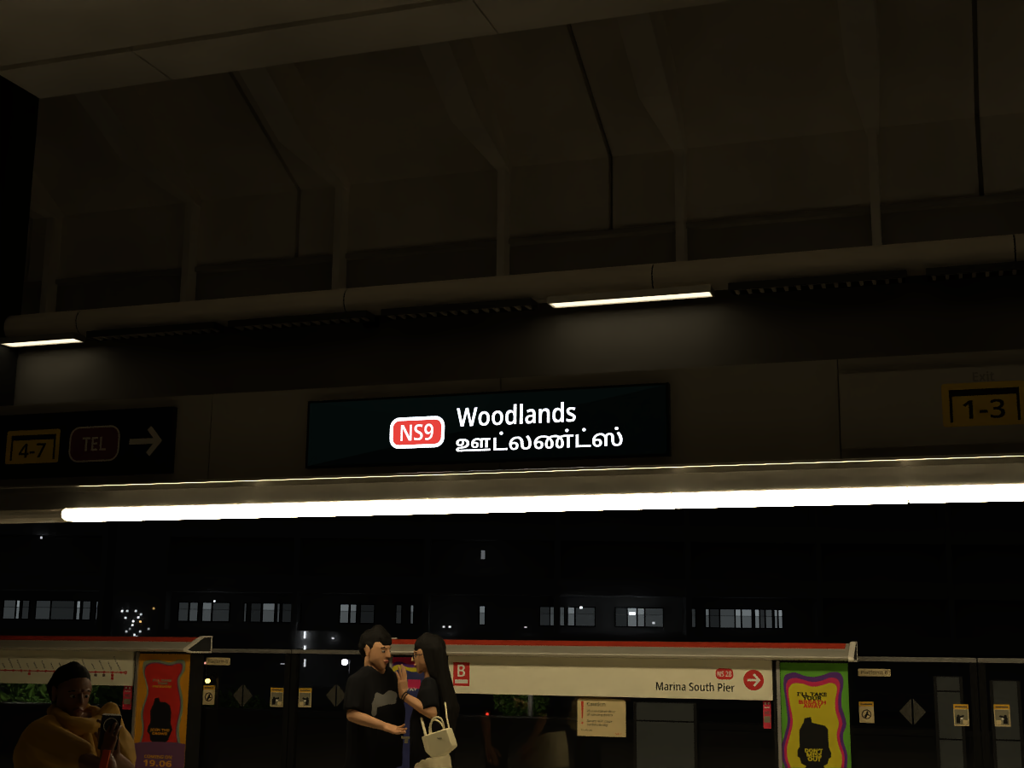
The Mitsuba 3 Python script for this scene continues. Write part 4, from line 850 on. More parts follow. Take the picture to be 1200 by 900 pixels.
for nm, lab, pa_, pb_, sel in (('apartment_building', 'dark distant block of flats with a dim lit corridor, behind the left screen', -60, 124, lambda x: x < 150), ('apartment_building', 'long dark distant block of flats with a row of dim lit windows, behind the couple', 196, 1260, lambda x: x > 150)):
    t = thing(nm, lab, 'building')
    xa, _ = far_local(pa_, 720, D1); xb, _ = far_local(pb_, 720, D1)
    obj('wall', put(bx(xa, xb, 0.25, 9 if pa_ > 0 else 1.0, -6, 15), MF), M_FACADE, t)
    zc = far_local(600, 722, D1)[1]
    for fl in range(-3, 5):
        z = zc - 0.85 + fl * 2.8
        obj('floor_slab', put(bx(xa, xb, -1.0, 0.26, z - 0.9, z - 0.02), MF), M_FACADE, t)
    n = int((xb - xa) / 6.3)
    for i in range(n + 1):
        xx = xa + (xb - xa) * i / max(n, 1)
        obj('pier', put(bx(xx - 0.15, xx + 0.15, -1.05, 0.26, -6, 15), MF), M_FACADE, t)
    for (p, q, b) in WINDOWS:
        if not sel(p): continue
        yc = 714 + (p + q) / 2 * 0.0125
        u0, z0 = far_local(p, yc + 10.5, D1); u1, z1 = far_local(q, yc - 10.5, D1)
        fr = cat_m(bx(u0 - 0.05, u0, -0.05 + 0.2, 0.25, z0, z1), bx(u1, u1 + 0.05, 0.15, 0.25, z0, z1), bx(u0 - 0.05, u1 + 0.05, 0.15, 0.25, z1, z1 + 0.05), bx(u0 - 0.05, u1 + 0.05, 0.15, 0.25, z0 - 0.05, z0))
        w = obj('window', put(fr, MF), M_WINFRAME, t)
        tone = np.array([0.88, 1.0, 1.03]) * (0.17 * b)
        obj('pane', put(bx(u0, u1, 0.2, 0.24, z0, z0 + (z1 - z0) * 0.62), MF), M_PANELGREY, w, emitter=glow(tone, 0.01))
        obj('pane', put(bx(u0, u1, 0.2, 0.24, z0 + (z1 - z0) * 0.66, z1), MF), M_PANELGREY, w, emitter=glow(tone * (1.9 if b > .3 else .9), 0.01))
    if pa_ > 0:
        spots = [(566, 650, 2.2, 5, .10), (357, 744, 1.0, 4.0, .9), (357, 759, 1.0, 2.2, .9), (357, 777, 1.0, 4.2, .6), (390, 748, 1.2, 1.0, .5), (520, 734.5, 1.2, .9, .6), (527, 734.5, 1.2, 1.0, .9), (616, 735, 1.3, .9, .4), (681, 712, 1.5, 1.2, 1.6), (741, 719, 3.5, 1.4, 2.0), (766, 730, 1.4, 1.2, .5), (331, 778, 2.2, .7, .25), (251, 704.5, .9, .9, 1.2)]
    else:
        spots = [(48, 630, 1.0, 1.3, .5)]
    for (px, py, hw, hh, b) in spots:
        u, z = far_local(px, py, D1 - 1.2)
        k = (D1 - 1.2) / FPX
        w = obj('light_fitting', put(bx(u - hw * k, u + hw * k, -1.2, -1.12, z - hh * k, z + hh * k), MF), M_WHITE, t, emitter=glow(np.array([.95, 1., 1.05]) * b, 0.01))

# remote tower between the two blocks, only its lit windows show
D2 = 300.0
MT = far_matrix(D2)
t = thing('apartment_tower', 'remote tower showing scattered bright window dots between the two dark blocks', 'building')
xa, zt = far_local(100, 480, D2); xb, _ = far_local(215, 640, D2)
obj('wall', put(bx(xa, xb, 0.3, 14, -6, zt), MT), M_FACADE, t)
for (px, py, b, warm) in [(143, 716, 1.0, 0), (149, 716, .5, 0), (159, 716, .6, 0), (147, 724, .7, 0), (162, 723.5, 1.0, 0), (165, 720, .5, 0), (156, 728, 1.2, 0), (164.5, 728.5, .9, 1), (155, 732.5, .8, 0), (148, 740, .35, 0), (164, 740, .5, 0), (157.5, 744, .8, 0), (174, 737, .25, 0), (123, 742, .8, 0), (180, 713, .35, 1), (152, 737, .15, 0), (160, 746, .2, 0)]:
    u, z = far_local(px, py, D2)
    col = np.array([1, .6, .2]) if warm else np.array([.9, .97, 1.0])
    w = obj('window', put(bx(u - 0.28, u + 0.28, 0.1, 0.3, z - 0.28, z + 0.28), MT), M_WINFRAME, t)
    obj('pane', put(bx(u - 0.22, u + 0.22, 0.02, 0.1, z - 0.22, z + 0.22), MT), M_WHITE, w, emitter=glow(col * b * 1.1, 0.01))


def street_lamp(label, px, py, dist, rad, L, m=M_WHITE, weight=0.4, zbase=-6.0):
    p = far(px, py, dist)
    t = thing('street_lamp', label, 'street lamp')
    obj('pole', tube([[p[0], p[1] + 0.35, zbase], [p[0], p[1] + 0.35, p[2] + 0.05], [p[0], p[1] + 0.2, p[2] + 0.12], [p[0], p[1], p[2] + rad + 0.02]], 0.035, 8), M_TRIM, t, smooth=40)
    hood = trimesh.creation.cylinder(rad * 1.25, 0.03, sections=16); hood.apply_translation([p[0], p[1], p[2] + rad + 0.015])
    obj('hood', hood, M_TRIM, t)
    g = trimesh.creation.icosphere(2, rad); g.apply_translation(p)
    obj('globe', g, m, t, smooth=True, emitter=glow(L, weight))
    return p


street_lamp('bright white street lamp seen through the door left of the man', 404, 776, 42, 0.10, np.array([1, 1, 1.06]) * 9, weight=.1)
street_lamp('small amber street lamp low behind the left Platform B plate', 243.5, 798, 24.5, 0.045, np.array([1, .55, .12]) * 5, weight=.3)
street_lamp('unseen lamp added behind the route map, lighting the leaves', 62, 790, 18.2, 0.09, np.array([1, .95, .7]) * 55, weight=.4)  # added out of view to brighten the trees on the left
street_lamp('unseen lamp added behind the long cream sign, lighting the leaves', 612, 796, 17.2, 0.08, np.array([1, .95, .7]) * 34, weight=.4)  # second added lamp, out of view, to brighten the small tree
p = far(571, 837, 24)
t = thing('signal_lamp', 'tiny red signal light in the dark below the long cream sign', 'signal')
obj('post', tube([[p[0], p[1] + 0.05, -6.0], [p[0], p[1] + 0.05, p[2] + .06]], 0.03, 8), M_TRIM, t, smooth=40)
g = trimesh.creation.icosphere(1, 0.026); g.apply_translation(p)
obj('lens', g, M_RED, t, smooth=True, emitter=glow(np.array([1.2, .05, .03]), .02))
obj('hood', bx(p[0] - .06, p[0] + .06, p[1] + .02, p[1] + .08, p[2] - .08, p[2] + .08), M_BLACK, t)
p = far(240.5, 777, 26)
t = thing('signal_lamp', 'tiny pink light beside the left Platform B plate', 'signal')
obj('post', tube([[p[0], p[1] + 0.05, -6.0], [p[0], p[1] + 0.05, p[2] + .06]], 0.02, 8), M_TRIM, t, smooth=40)
g = trimesh.creation.icosphere(1, 0.022); g.apply_translation(p)
obj('lens', g, M_RED, t, smooth=True, emitter=glow(np.array([1.2, .5, .4]), .02))


def tree(label, px, py, dist, rx, rz, n, seed, leaf=0.11):
    r = np.random.default_rng(seed)
    c = far(px, py, dist)
    t = thing('tree', label, 'tree')
    u = r.normal(size=(n, 3)); u /= np.linalg.norm(u, axis=1, keepdims=True)
    u *= (r.random((n, 1)) ** 0.45)
    lump = 0.72 + 0.5 * meshkit.noise(u * 2.3 + seed, seed)[:, None]
    p = c + u * lump * [rx, rx, rz]
    vs, fs = [], []
    for i in range(n):
        a = r.normal(size=3); a /= np.linalg.norm(a)
        b = np.cross(a, r.normal(size=3)); b /= np.linalg.norm(b)
        s = leaf * (0.6 + 0.7 * r.random())
        k = len(vs)
        vs += [p[i] - a * s, p[i] + b * s * .42 + np.cross(a, b) * s * .1, p[i] + a * s, p[i] - b * s * .42 + np.cross(a, b) * s * .1]
        fs += [[k, k + 1, k + 2], [k, k + 2, k + 3]]
    obj('foliage', trimesh.Trimesh(np.array(vs), np.array(fs), process=False), M_LEAF, t)
    br = [tube([[c[0], c[1], -6.0], [c[0] + .05, c[1], c[2] - rz * .8], [c[0], c[1], c[2] + rz * .3]], [0.16, 0.11, 0.04], 8)]
    for q in range(6):
        e = p[r.integers(n)]
        br.append(tube([[c[0] + .03, c[1], c[2] - rz * .7], (c + e) / 2 - [0, 0, .1], e], [0.06, 0.035, 0.012], 6))
    obj('trunk', cat_m(*br), M_BARK, t, smooth=40)


tree('leafy tree beyond the glass behind the woman in mustard, lit green', 60, 826, 21.0, 0.95, 0.62, 2600, 3, 0.10)
tree('leafy tree beyond the glass between the woman in mustard and the amber poster', 128, 832, 24.5, 0.80, 0.6, 1300, 5, 0.10)
tree('small bright green tree beyond the glass left of the caution sign', 612, 826, 20.0, 0.42, 0.24, 800, 8, 0.07)
tree('dim bush glowing amber beyond the left glass door', 268, 836, 28.0, 0.95, 0.5, 1300, 9, 0.10)

# ------------------------------------------------------------------ people
def V(*a): return np.array(a, float)


def sph(p, r, n=14):
    return Manifold.sphere(r, n).translate(tuple(float(v) for v in p))


def hull(*balls):
    return Manifold.batch_hull([sph(p, r) for p, r in balls])


def chain(pts, rad):
    return [hull((pts[i], rad[i]), (pts[i + 1], rad[i + 1])) for i in range(len(pts) - 1)]


def union(ms):
    return Manifold.batch_boolean(ms, OpType.Add)


def to_mesh(m, fine=0.02, it=8):
    m = m.refine_to_length(fine).to_mesh()
    t = trimesh.Trimesh(m.vert_properties[:, :3], m.tri_verts, process=True)
    if it: filter_taubin(t, lamb=0.5, nu=0.53, iterations=it)
    return t


def ell(c, F, L, U, a, b, h, n=20):
    """ellipsoid with half-axes a along F, b along L, h along U"""
    s = trimesh.creation.icosphere(2, 1.0)
    s.apply_transform(np.vstack([np.column_stack([F * a, L * b, U * h, c]), [0, 0, 0, 1]]))
    return s


def hand(w, d, n, s, size=1.0, curl=(0.3, 0.3, 0.3, 0.35), thumb=0.6, spread=0.10):
    """a hand at wrist w: d towards the fingertips, n out of the palm, s towards the thumb; returns manifolds"""
    d, n, s = (v / np.linalg.norm(v) for v in (d, n, s))
    k = size
    out = [hull((w, .024 * k), (w + d * .03 * k + s * .012 * k, .020 * k), (w + d * .03 * k - s * .014 * k, .019 * k)),
           hull((w + d * .02 * k + s * .018 * k, .015 * k), (w + d * .02 * k - s * .018 * k, .015 * k), (w + d * .088 * k + s * .031 * k, .0115 * k), (w + d * .082 * k - s * .033 * k, .0105 * k))]
    lens = ((.040, .026, .020), (.045, .029, .021), (.042, .027, .020), (.032, .020, .018))
    for i in range(4):
        off = (.030, .010, -.011, -.030)[i]
        base = w + (d * (.090, .094, .090, .082)[i] + s * off) * k
        dirn = d + s * spread * (1.5 - i)
        ang, p, r = 0.0, base, (.0093, .0095, .009, .008)[i] * k
        pts, rad = [base - d * .02 * k, base], [r, r]
        for j in range(3):
            ang += curl[i] * (0.7 if j == 0 else 1.0)
            v = dirn * math.cos(ang) + n * math.sin(ang); v /= np.linalg.norm(v)
            p = p + v * lens[i][j] * k; pts.append(p); rad.append(r * (.96, .88, .74)[j])
        out += chain(pts, rad)
    tb = w + (d * .022 + s * .020 + n * .004) * k
    t1 = s * .80 + d * .60 + n * thumb * .5; t1 /= np.linalg.norm(t1)
    t2 = s * .45 + d * .85 + n * thumb * .7; t2 /= np.linalg.norm(t2)
    out += chain([tb, tb + t1 * .042 * k, tb + t1 * .042 * k + t2 * .032 * k, tb + t1 * .042 * k + t2 * .058 * k], [.0135 * k, .0118 * k, .0105 * k, .008 * k])
    return out


def head(c, F, U, k=1.0, nose=1.0):
    """skull, face, nose, ears round the point c between the ears; returns manifolds and the axes"""
    F = F / np.linalg.norm(F); L = np.cross(U, F); L /= np.linalg.norm(L); U = np.cross(F, L)
    P = lambda f, l, u: c + (F * f + L * l + U * u) * k
    ms = [hull((P(-.028, 0, .035), .074 * k), (P(.012, 0, .035), .073 * k)),
          hull((P(.022, .026, .030), .050 * k), (P(.022, -.026, .030), .050 * k), (P(.036, .026, -.028), .036 * k), (P(.036, -.026, -.028), .036 * k), (P(.060, 0, -.088), .020 * k), (P(.010, .040, -.052), .026 * k), (P(.010, -.040, -.052), .026 * k), (P(.050, 0, -.02), .04 * k)),
          hull((P(.083, 0, .018), .008 * k), (P(.100, 0, -.020), .0115 * k), (P(.082, .012, -.024), .008 * k), (P(.082, -.012, -.024), .008 * k)),
          hull((P(.079, .014, -.052), .009 * k), (P(.079, -.014, -.052), .009 * k), (P(.085, 0, -.050), .009 * k)),
          hull((P(.068, .036, .026), .013 * k), (P(.080, .012, .027), .011 * k)), hull((P(.068, -.036, .026), .013 * k), (P(.080, -.012, .027), .011 * k))]
    for sgn in (1, -1):
        ms.append(hull((P(-.004, sgn * .074, .012), .011 * k), (P(-.014, sgn * .080, .024), .010 * k), (P(-.010, sgn * .074, -.026), .009 * k)))
    return ms, F, L, U, P


def face_parts(t, P, F, L, U, k, lip=M_LIP):
    for s in (1, -1):
        e = obj('eye', ell(P(.0745, s * .031, .004), F, L, U, .009 * k, .0135 * k, .007 * k), M_EYE, t, smooth=True)
        obj('iris', ell(P(.0815, s * .030, .004), F, L, U, .0035 * k, .006 * k, .006 * k), M_INK, e, smooth=True)
        obj('eyebrow', to_mesh(hull((P(.084, s * .013, .026), .0035 * k), (P(.080, s * .036, .029), .0035 * k), (P(.070, s * .050, .024), .0025 * k)), .01, 2), M_HAIR, t, smooth=True)
    obj('lips', to_mesh(union([hull((P(.086, .022, -.055), .0035 * k), (P(.093, .006, -.050), .005 * k), (P(.093, -.006, -.050), .005 * k), (P(.086, -.022, -.055), .0035 * k)), hull((P(.085, .018, -.058), .0035 * k), (P(.091, 0, -.061), .0055 * k), (P(.085, -.018, -.058), .0035 * k))]), .006, 3), lip, t, smooth=True)


def cut(m, normal, offset):
    return m.trim_by_plane(tuple(float(v) for v in normal), float(offset))


def figure(base, F, H, sh=.150, hip=.088, slim=1.0):
    """joints of a standing figure: base on the floor, facing F"""
    U = V(0, 0, 1); F = F / np.linalg.norm(F); L = np.cross(U, F)
    def P(f, l, u): return V(base[0], base[1], 0) + F * f + L * l + U * (u * H)
    torso = [hull((P(-.01, sh, .805), .046), (P(-.01, -sh, .805), .046), (P(.0, sh * .55, .835), .042), (P(.0, -sh * .55, .835), .042), (P(.012, sh * .68, .70), .088 * slim), (P(.012, -sh * .68, .70), .088 * slim)),
             hull((P(.012, sh * .66, .71), .086 * slim), (P(.012, -sh * .66, .71), .086 * slim), (P(.008, .062 * slim, .60), .080 * slim), (P(.008, -.062 * slim, .60), .080 * slim)),
             hull((P(.008, .062 * slim, .61), .080 * slim), (P(.008, -.062 * slim, .61), .080 * slim), (P(-.005, hip, .515), .088 * slim), (P(-.005, -hip, .515), .088 * slim))]
    legs = []
    for s, df in ((1, .03), (-1, -.03)):
        hp, kn, an = P(-.005, s * hip, .50), P(.012 + df, s * (hip + .005), .275), P(-.025 + df, s * (hip + .01), .05)
        legs += chain([hp, (hp + kn) / 2, kn, kn * .62 + an * .38 - F * .012, an], [.084 * slim, .074 * slim, .052 * slim, .052 * slim, .034 * slim])
    shoes = []
    for s, df in ((1, .03), (-1, -.03)):
        a = P(-.025 + df, s * (hip + .01), 0)
        shoes.append(union([hull((a - F * .045 + U * .038, .036), (a + F * .06 + U * .034, .034), (a + F * .165 + L * s * .012 + U * .028, .026), (a + F * .16 - L * s * .022 + U * .026, .024)), hull((a + U * .06, .042), (a + F * .02 + U * .045, .04))]) ^ Manifold.cube((.6, .6, .2)).translate((float(a[0] - .3), float(a[1] - .3), 0.0)))
    return P, L, U, F, torso, legs, shoes


def arm(sh, el, wr, k=1.0):
    return chain([sh, (sh * .55 + el * .45), el], [.048 * k, .042 * k, .036 * k]) + chain([el, el * .68 + wr * .32, wr], [.036 * k, .038 * k, .0245 * k])


def shell(ms, grow):
    return union(ms)


def grown(balls_fn, g):
    return balls_fn(g)


def sleeve(sh, el, frac, r0, r1):
    e = sh + (el - sh) * frac
    return hull((sh, r0), (e, r1)), e


# --- the man in black ------------------------------------------------------
MB_ = at(440, 800, 8.05) * [1, 1, 0]
mF = V(.97, -.22, 0)
man = thing('person', 'man in a black printed T-shirt holding out an open palm', 'person')
P, L, U, F, torso, legs, shoes = figure(MB_, mF, 1.69, sh=.165, slim=1.04)
R_sh = P(-.01, -.185, .80)
R_el = at(413, 839, 7.79)
R_wr = at(451, 851.5, 7.76)
L_sh = P(-.01, .185, .80); L_el = P(-.07, .225, .625); L_wr = P(-.04, .215, .49)
hd = at(440.5, 762.5, 8.03)
hm, hF, hL, hU, HP = head(hd, V(.985, -.16, -.10), V(.02, 0, 1), 1.06)
neck = [hull((P(-.02, 0, .80), .058), (hd + V(-.018, 0, -.06), .056))]
body = to_mesh(union(torso + legs + neck + arm(R_sh, R_el, R_wr) + arm(L_sh, L_el, L_wr) + hm), .016, 6)
fd = at(471, 858, 7.70) - R_wr
hs = union(hand(R_wr, fd, V(.05, -.45, 1), V(.1, -1, -.35), 1.05, (.22, .12, .16, .26), .4, .16) + hand(L_wr, P(.0, .20, .40) - P(-.04, .215, .49), V(-.3, -1, 0), V(1, 0, 0), 1.0))
hm_ = to_mesh(hs, .005, 4)
obj('body', cat_m(body, hm_), M_SKIN, man, smooth=True)
face_parts(man, HP, hF, hL, hU, 1.06)
# hair: short back and sides with a full fringe
hair = union([hull((HP(-.034, 0, .050), .084), (HP(.004, 0, .062), .080)), hull((HP(-.065, .03, .02), .045), (HP(-.065, -.03, .02), .045), (HP(-.058, 0, -.03), .040)),
              hull((HP(.050, .036, .082), .026), (HP(.050, -.036, .082), .026), (HP(.072, .030, .052), .016), (HP(.072, -.030, .052), .016), (HP(.0, 0, .11), .05)),
              hull((HP(-.02, .066, .04), .022), (HP(.028, .060, .04), .016), (HP(-.005, .072, .005), .009)), hull((HP(-.02, -.066, .04), .022), (HP(.028, -.060, .04), .016), (HP(-.005, -.072, .005), .009))])
hm2 = to_mesh(hair, .012, 5)
hm2.vertices += (meshkit.noise(hm2.vertices * 55, 3)[:, None] - .5) * .008 * (hm2.vertices - hd) / (np.linalg.norm(hm2.vertices - hd, axis=1, keepdims=True) + 1e-6)
obj('hair', hm2, M_HAIR, man, smooth=True)
# T-shirt: loose torso and elbow-length sleeves, then trousers and shoes
tee = [hull((P(-.01, .16, .805), .062), (P(-.01, -.16, .805), .062), (P(.0, .10, .830), .058), (P(.0, -.10, .830), .058), (P(.015, .125, .70), .108), (P(.015, -.125, .70), .108)),
       hull((P(.015, .125, .70), .108), (P(.015, -.125, .70), .108), (P(.012, .105, .55), .112), (P(.012, -.105, .55), .112)),
       hull((P(.012, .105, .56), .112), (P(.012, -.105, .56), .112), (P(.0, .115, .47), .118), (P(.0, -.115, .47), .118))]
for sh_, el_ in ((R_sh, R_el), (L_sh, L_el)):
    ax = (el_ - sh_) / np.linalg.norm(el_ - sh_)
    sl = hull((sh_ - ax * .0, .064), (sh_ + (el_ - sh_) * .95, .064))
    tee.append(cut(sl, -ax, float(-ax @ (sh_ + (el_ - sh_) * .86))))
tee = cut(union(tee), V(0, 0, 1), .49 * 1.69)
tee = tee - Manifold.batch_hull([sph(P(-.012, 0, .852), .064), sph(P(.03, 0, .875), .07)])
tm = to_mesh(tee, .02, 6)
tm.vertices += (meshkit.fbm(tm.vertices * [7, 7, 4], 3, 5)[:, None] - .5) * .014 * (tm.vertices - P(0, 0, .65)) * [1, 1, 0] * 6
shirt = obj('t_shirt', tm, M_TEE, man, smooth=True)
obj('trousers', to_mesh(union([hull((P(-.005, .1, .50), .1), (P(-.005, -.1, .50), .1), (P(0, .08, .555), .088), (P(0, -.08, .555), .088))] + [m for s, df in ((1, .03), (-1, -.03)) for m in chain([P(-.005, s * .09, .49), P(.012 + df, s * .095, .275), P(-.025 + df, s * .1, .035)], [.098, .078, .064])]), .03, 5), M_TROUSER, man, smooth=True)
for s in shoes: obj('shoe', to_mesh(s, .02, 3), M_SHOE, man, smooth=True)


def project_patch(mesh, outline, direction, origin, right, up, lift):
    """a printed patch: an outline in the plane (right, up) at origin laid onto the mesh along the direction"""
    pts = trimesh.creation.triangulate_polygon(outline, engine='earcut')
    m = trimesh.Trimesh(np.column_stack([pts[0], np.zeros(len(pts[0]))]), pts[1], process=False)
    for _ in range(6):
        if m.edges_unique_length.max() < .012: break
        m = m.subdivide()
    w = origin + m.vertices[:, :1] * right + m.vertices[:, 1:2] * up
    hit, ri, _ = mesh.ray.intersects_location(w - direction * .5, np.tile(direction, (len(w), 1)), multiple_hits=False)
    q = w.copy(); q[ri] = hit - direction * lift
    ok = np.zeros(len(w), bool); ok[ri] = True
    return trimesh.Trimesh(q, m.faces[ok[m.faces].all(1)], process=False)


prn = union_all([LineString(smooth_line(l, 4)).buffer(w) for l, w in (([(-.09, -.05), (-.08, 0), (-.06, .05)], .018), ([(-.06, .05), (0, .035), (.05, .06), (.10, .05)], .019), ([(-.085, 0), (-.03, .01), (.03, .018), (.09, .02)], .020))]).buffer(.003)
try:
    dd = V(-.62, .78, 0) * 1.0; dd = V(-.55, .83, -.0)
    rr = V(.83, .55, 0)
    obj('shirt_print', project_patch(tm, prn, dd, P(.09, -.03, .725) , rr * .85, U, .004), M_TEEPRINT, shirt)
except Exception as ex:
    print('print skipped', ex)

# --- the woman with the cream bag ------------------------------------------
WB = at(507, 800, 7.98) * [1, 1, 0]
wF = V(-.97, -.10, 0)
wom = thing('person', 'long-haired woman in a black top and cream skirt raising her hand', 'person')
P, L, U, F, torso, legs, shoes = figure(WB, wF, 1.62, sh=.135, hip=.085, slim=.90)
hd = at(502, 768, 7.96)
hm, hF, hL, hU, HP = head(hd, V(-.95, -.30, -.10), V(-.02, 0, 1), 1.0)
neck = [hull((P(-.01, 0, .80), .048), (hd + V(.016, 0, -.055), .046))]
L_sh = P(-.01, .150, .795); L_el = at(506, 836, 7.78); L_wr = at(472, 815, 7.79)
R_sh = P(-.01, -.150, .795); R_el = P(-.02, -.20, .63); R_wr = P(.10, -.16, .52)
body = to_mesh(union(torso + legs + neck + arm(L_sh, L_el, L_wr, .93) + arm(R_sh, R_el, R_wr, .88) + hm), .016, 6)
hd_dir = at(471.5, 790, 7.77) - L_wr
hs = union(hand(L_wr, hd_dir + V(0, -.0, .0), V(-.95, .15, -.1), V(.25, .9, 0), .98, (.16, .10, .10, .14), .5, .12) + hand(R_wr, P(.15, -.15, .43) - P(.10, -.16, .52), V(0, 1, 0), V(-1, 0, 0), .92))
obj('body', cat_m(body, to_mesh(hs, .005, 4)), M_SKIN, wom, smooth=True)
face_parts(wom, HP, hF, hL, hU, 1.0)
hair = [hull((HP(-.032, 0, .045), .086), (HP(.006, 0, .052), .081)), hull((HP(.052, .034, .072), .024), (HP(.052, -.034, .072), .024), (HP(.070, .028, .042), .014), (HP(.070, -.028, .042), .014), (HP(.0, 0, .10), .045)),
        hull((HP(-.05, .04, .03), .058), (HP(-.05, -.04, .03), .058), (HP(-.075, .035, -.13), .052), (HP(-.075, -.035, -.13), .052)),
        hull((HP(-.075, .035, -.12), .052), (HP(-.075, -.035, -.12), .052), (P(-.115, .055, .74), .045), (P(-.115, -.055, .74), .045)),
        hull((P(-.115, .055, .75), .045), (P(-.115, -.055, .75), .045), (P(-.105, .06, .655), .030), (P(-.105, -.06, .655), .030)),
        hull((HP(-.015, .066, .04), .026), (HP(.018, .062, .04), .018), (HP(-.02, .064, -.12), .020), (HP(-.05, .05, -.14), .03)), hull((HP(-.015, -.066, .04), .026), (HP(.018, -.062, .04), .018), (HP(-.02, -.064, -.12), .020), (HP(-.05, -.05, -.14), .03))]
hm2 = to_mesh(union(hair), .014, 5)
hm2.vertices += (meshkit.noise(hm2.vertices * [70, 70, 6], 4)[:, None] - .5) * .007 * (hm2.vertices - V(hd[0], hd[1], 0)) * [1, 1, 0] * 10
obj('hair', hm2, M_HAIR, wom, smooth=True)
rim = []
for s in (1, -1):
    a = np.linspace(0, 2 * np.pi, 17)
    rim.append(tube([HP(.092, s * .032 + .022 * math.cos(q), .004 + .019 * math.sin(q)) for q in a], .0022, 6))
    rim.append(tube([HP(.090, s * .054, .008), HP(.03, s * .074, .010), HP(-.01, s * .078, .008)], .002, 6))
rim.append(tube([HP(.095, .010, .006), HP(.097, 0, .008), HP(.095, -.010, .006)], .002, 6))
obj('spectacles', cat_m(*rim), M_BLACK, wom, smooth=40)
top = [hull((P(-.01, .13, .80), .056), (P(-.01, -.13, .80), .056), (P(0, .082, .832), .053), (P(0, -.082, .832), .053), (P(.015, .10, .70), .095), (P(.015, -.10, .70), .095)),
       hull((P(.015, .10, .70), .095), (P(.015, -.10, .70), .095), (P(.012, .085, .54), .096), (P(.012, -.085, .54), .096)), hull((P(.012, .085, .55), .096), (P(.012, -.085, .55), .096), (P(0, .10, .49), .102), (P(0, -.10, .49), .102))]
for sh_, el_ in ((L_sh, L_el), (R_sh, R_el)):
    ax = (el_ - sh_) / np.linalg.norm(el_ - sh_)
    top.append(cut(hull((sh_, .058), (sh_ + (el_ - sh_) * .9, .056)), -ax, float(-ax @ (sh_ + (el_ - sh_) * .80))))
top = cut(union(top), V(0, 0, 1), .515 * 1.62) - Manifold.batch_hull([sph(P(-.012, 0, .850), .056), sph(P(.03, 0, .872), .062)])
tm = to_mesh(top, .02, 6)
shirt = obj('top', tm, M_TEE, wom, smooth=True)
skirt = hull((P(-.002, .07, .60), .092), (P(-.002, -.07, .60), .092), (P(-.002, .10, .50), .108), (P(-.002, -.10, .50), .108), (P(0, .12, .37), .125), (P(0, -.12, .37), .125))
skirt = cut(cut(skirt, V(0, 0, 1), .40 * 1.62), V(0, 0, -1), -.575 * 1.62)
obj('skirt', to_mesh(skirt, .03, 3), M_SKIRT, wom, smooth=40)
for s in shoes: obj('shoe', to_mesh(s, .02, 3), M_SHOE, wom, smooth=True)
wd = (L_el - L_wr) / np.linalg.norm(L_el - L_wr)
a1 = np.cross(wd, V(0, 1, 0)); a1 /= np.linalg.norm(a1); a2 = np.cross(wd, a1)
for q in (.012, .028):
    obj('bracelet', tube([L_wr + wd * q + (a1 * math.cos(v) + a2 * math.sin(v)) * (.0285 + q * .06) for v in np.linspace(0, 2 * np.pi, 19)], .0032, 6), M_INK, wom, smooth=40)
obj('shirt_emblem', flat(union_all([rrect(*[XZ(470, 868, 7.80)[0], XZ(480, 868, 7.80)[0], XZ(475, 866, 7.80)[1], XZ(475, 863, 7.80)[1]], .003), rrect(XZ(474, 870, 7.80)[0], XZ(478, 870, 7.80)[0], XZ(475, 871, 7.80)[1], XZ(475, 866, 7.80)[1], .003)]), 7.802, .003), M_PHOTO, shirt)

# her bag hangs from a strap over the shoulder, on the camera side of the hip
bag = thing('handbag', 'cream handbag with round handles hanging at the woman\'s hip', 'bag')
BYY = 7.72
bp = [XZ(497, 862.5, BYY), XZ(527, 852.5, BYY), XZ(534.5, 874.5, BYY), XZ(521, 886, BYY), XZ(508, 888, BYY), XZ(502, 880, BYY)]
poly = Polygon(bp).buffer(-.012).buffer(.012)
fr, bk = flat(poly, BYY, 0.002), None
loops = []
for (off, sc) in ((0.0, .90), (.012, 1.0), (.075, 1.0), (.088, .92)):
    g = affinity.scale(poly, sc, sc)
    loops.append(np.array([g.exterior.interpolate(s, normalized=True).coords[0] for s in np.linspace(0, 1, 48, endpoint=False)]))
vv = np.vstack([np.column_stack([l[:, 0], np.full(48, BYY - .045 + o), l[:, 1]]) for l, o in zip(loops, (0, .012, .075, .088))])
ff = []
for i in range(3):
    for j in range(48):
        k = (j + 1) % 48
        ff += [[i * 48 + j, i * 48 + k, (i + 1) * 48 + k], [i * 48 + j, (i + 1) * 48 + k, (i + 1) * 48 + j]]
c0, c1 = len(vv), len(vv) + 1
vv = np.vstack([vv, vv[:48].mean(0), vv[144:192].mean(0)])
for j in range(48):
    k = (j + 1) % 48
    ff += [[c0, k, j], [c1, 144 + j, 144 + k]]
obj('body', trimesh.Trimesh(vv, np.array(ff), process=False), M_BAG, bag, smooth=40)
obj('side_fold', flat(Polygon([XZ(497.5, 863, BYY), XZ(502.5, 861.5, BYY), XZ(506, 884, BYY), XZ(502, 880, BYY)]), BYY - .044, .004), M_SKIRT, bag)
obj('logo_mark', flat(rrect(*[XZ(516, 865, BYY)[0], XZ(521, 865, BYY)[0], XZ(518, 865.5, BYY)[1], XZ(518, 864, BYY)[1]], .001), BYY - .046, .001), M_PHOTO, bag)


def bp3(x, y, dy=0.0):
    q = at(x, y, BYY); return q + V(0, dy, 0)


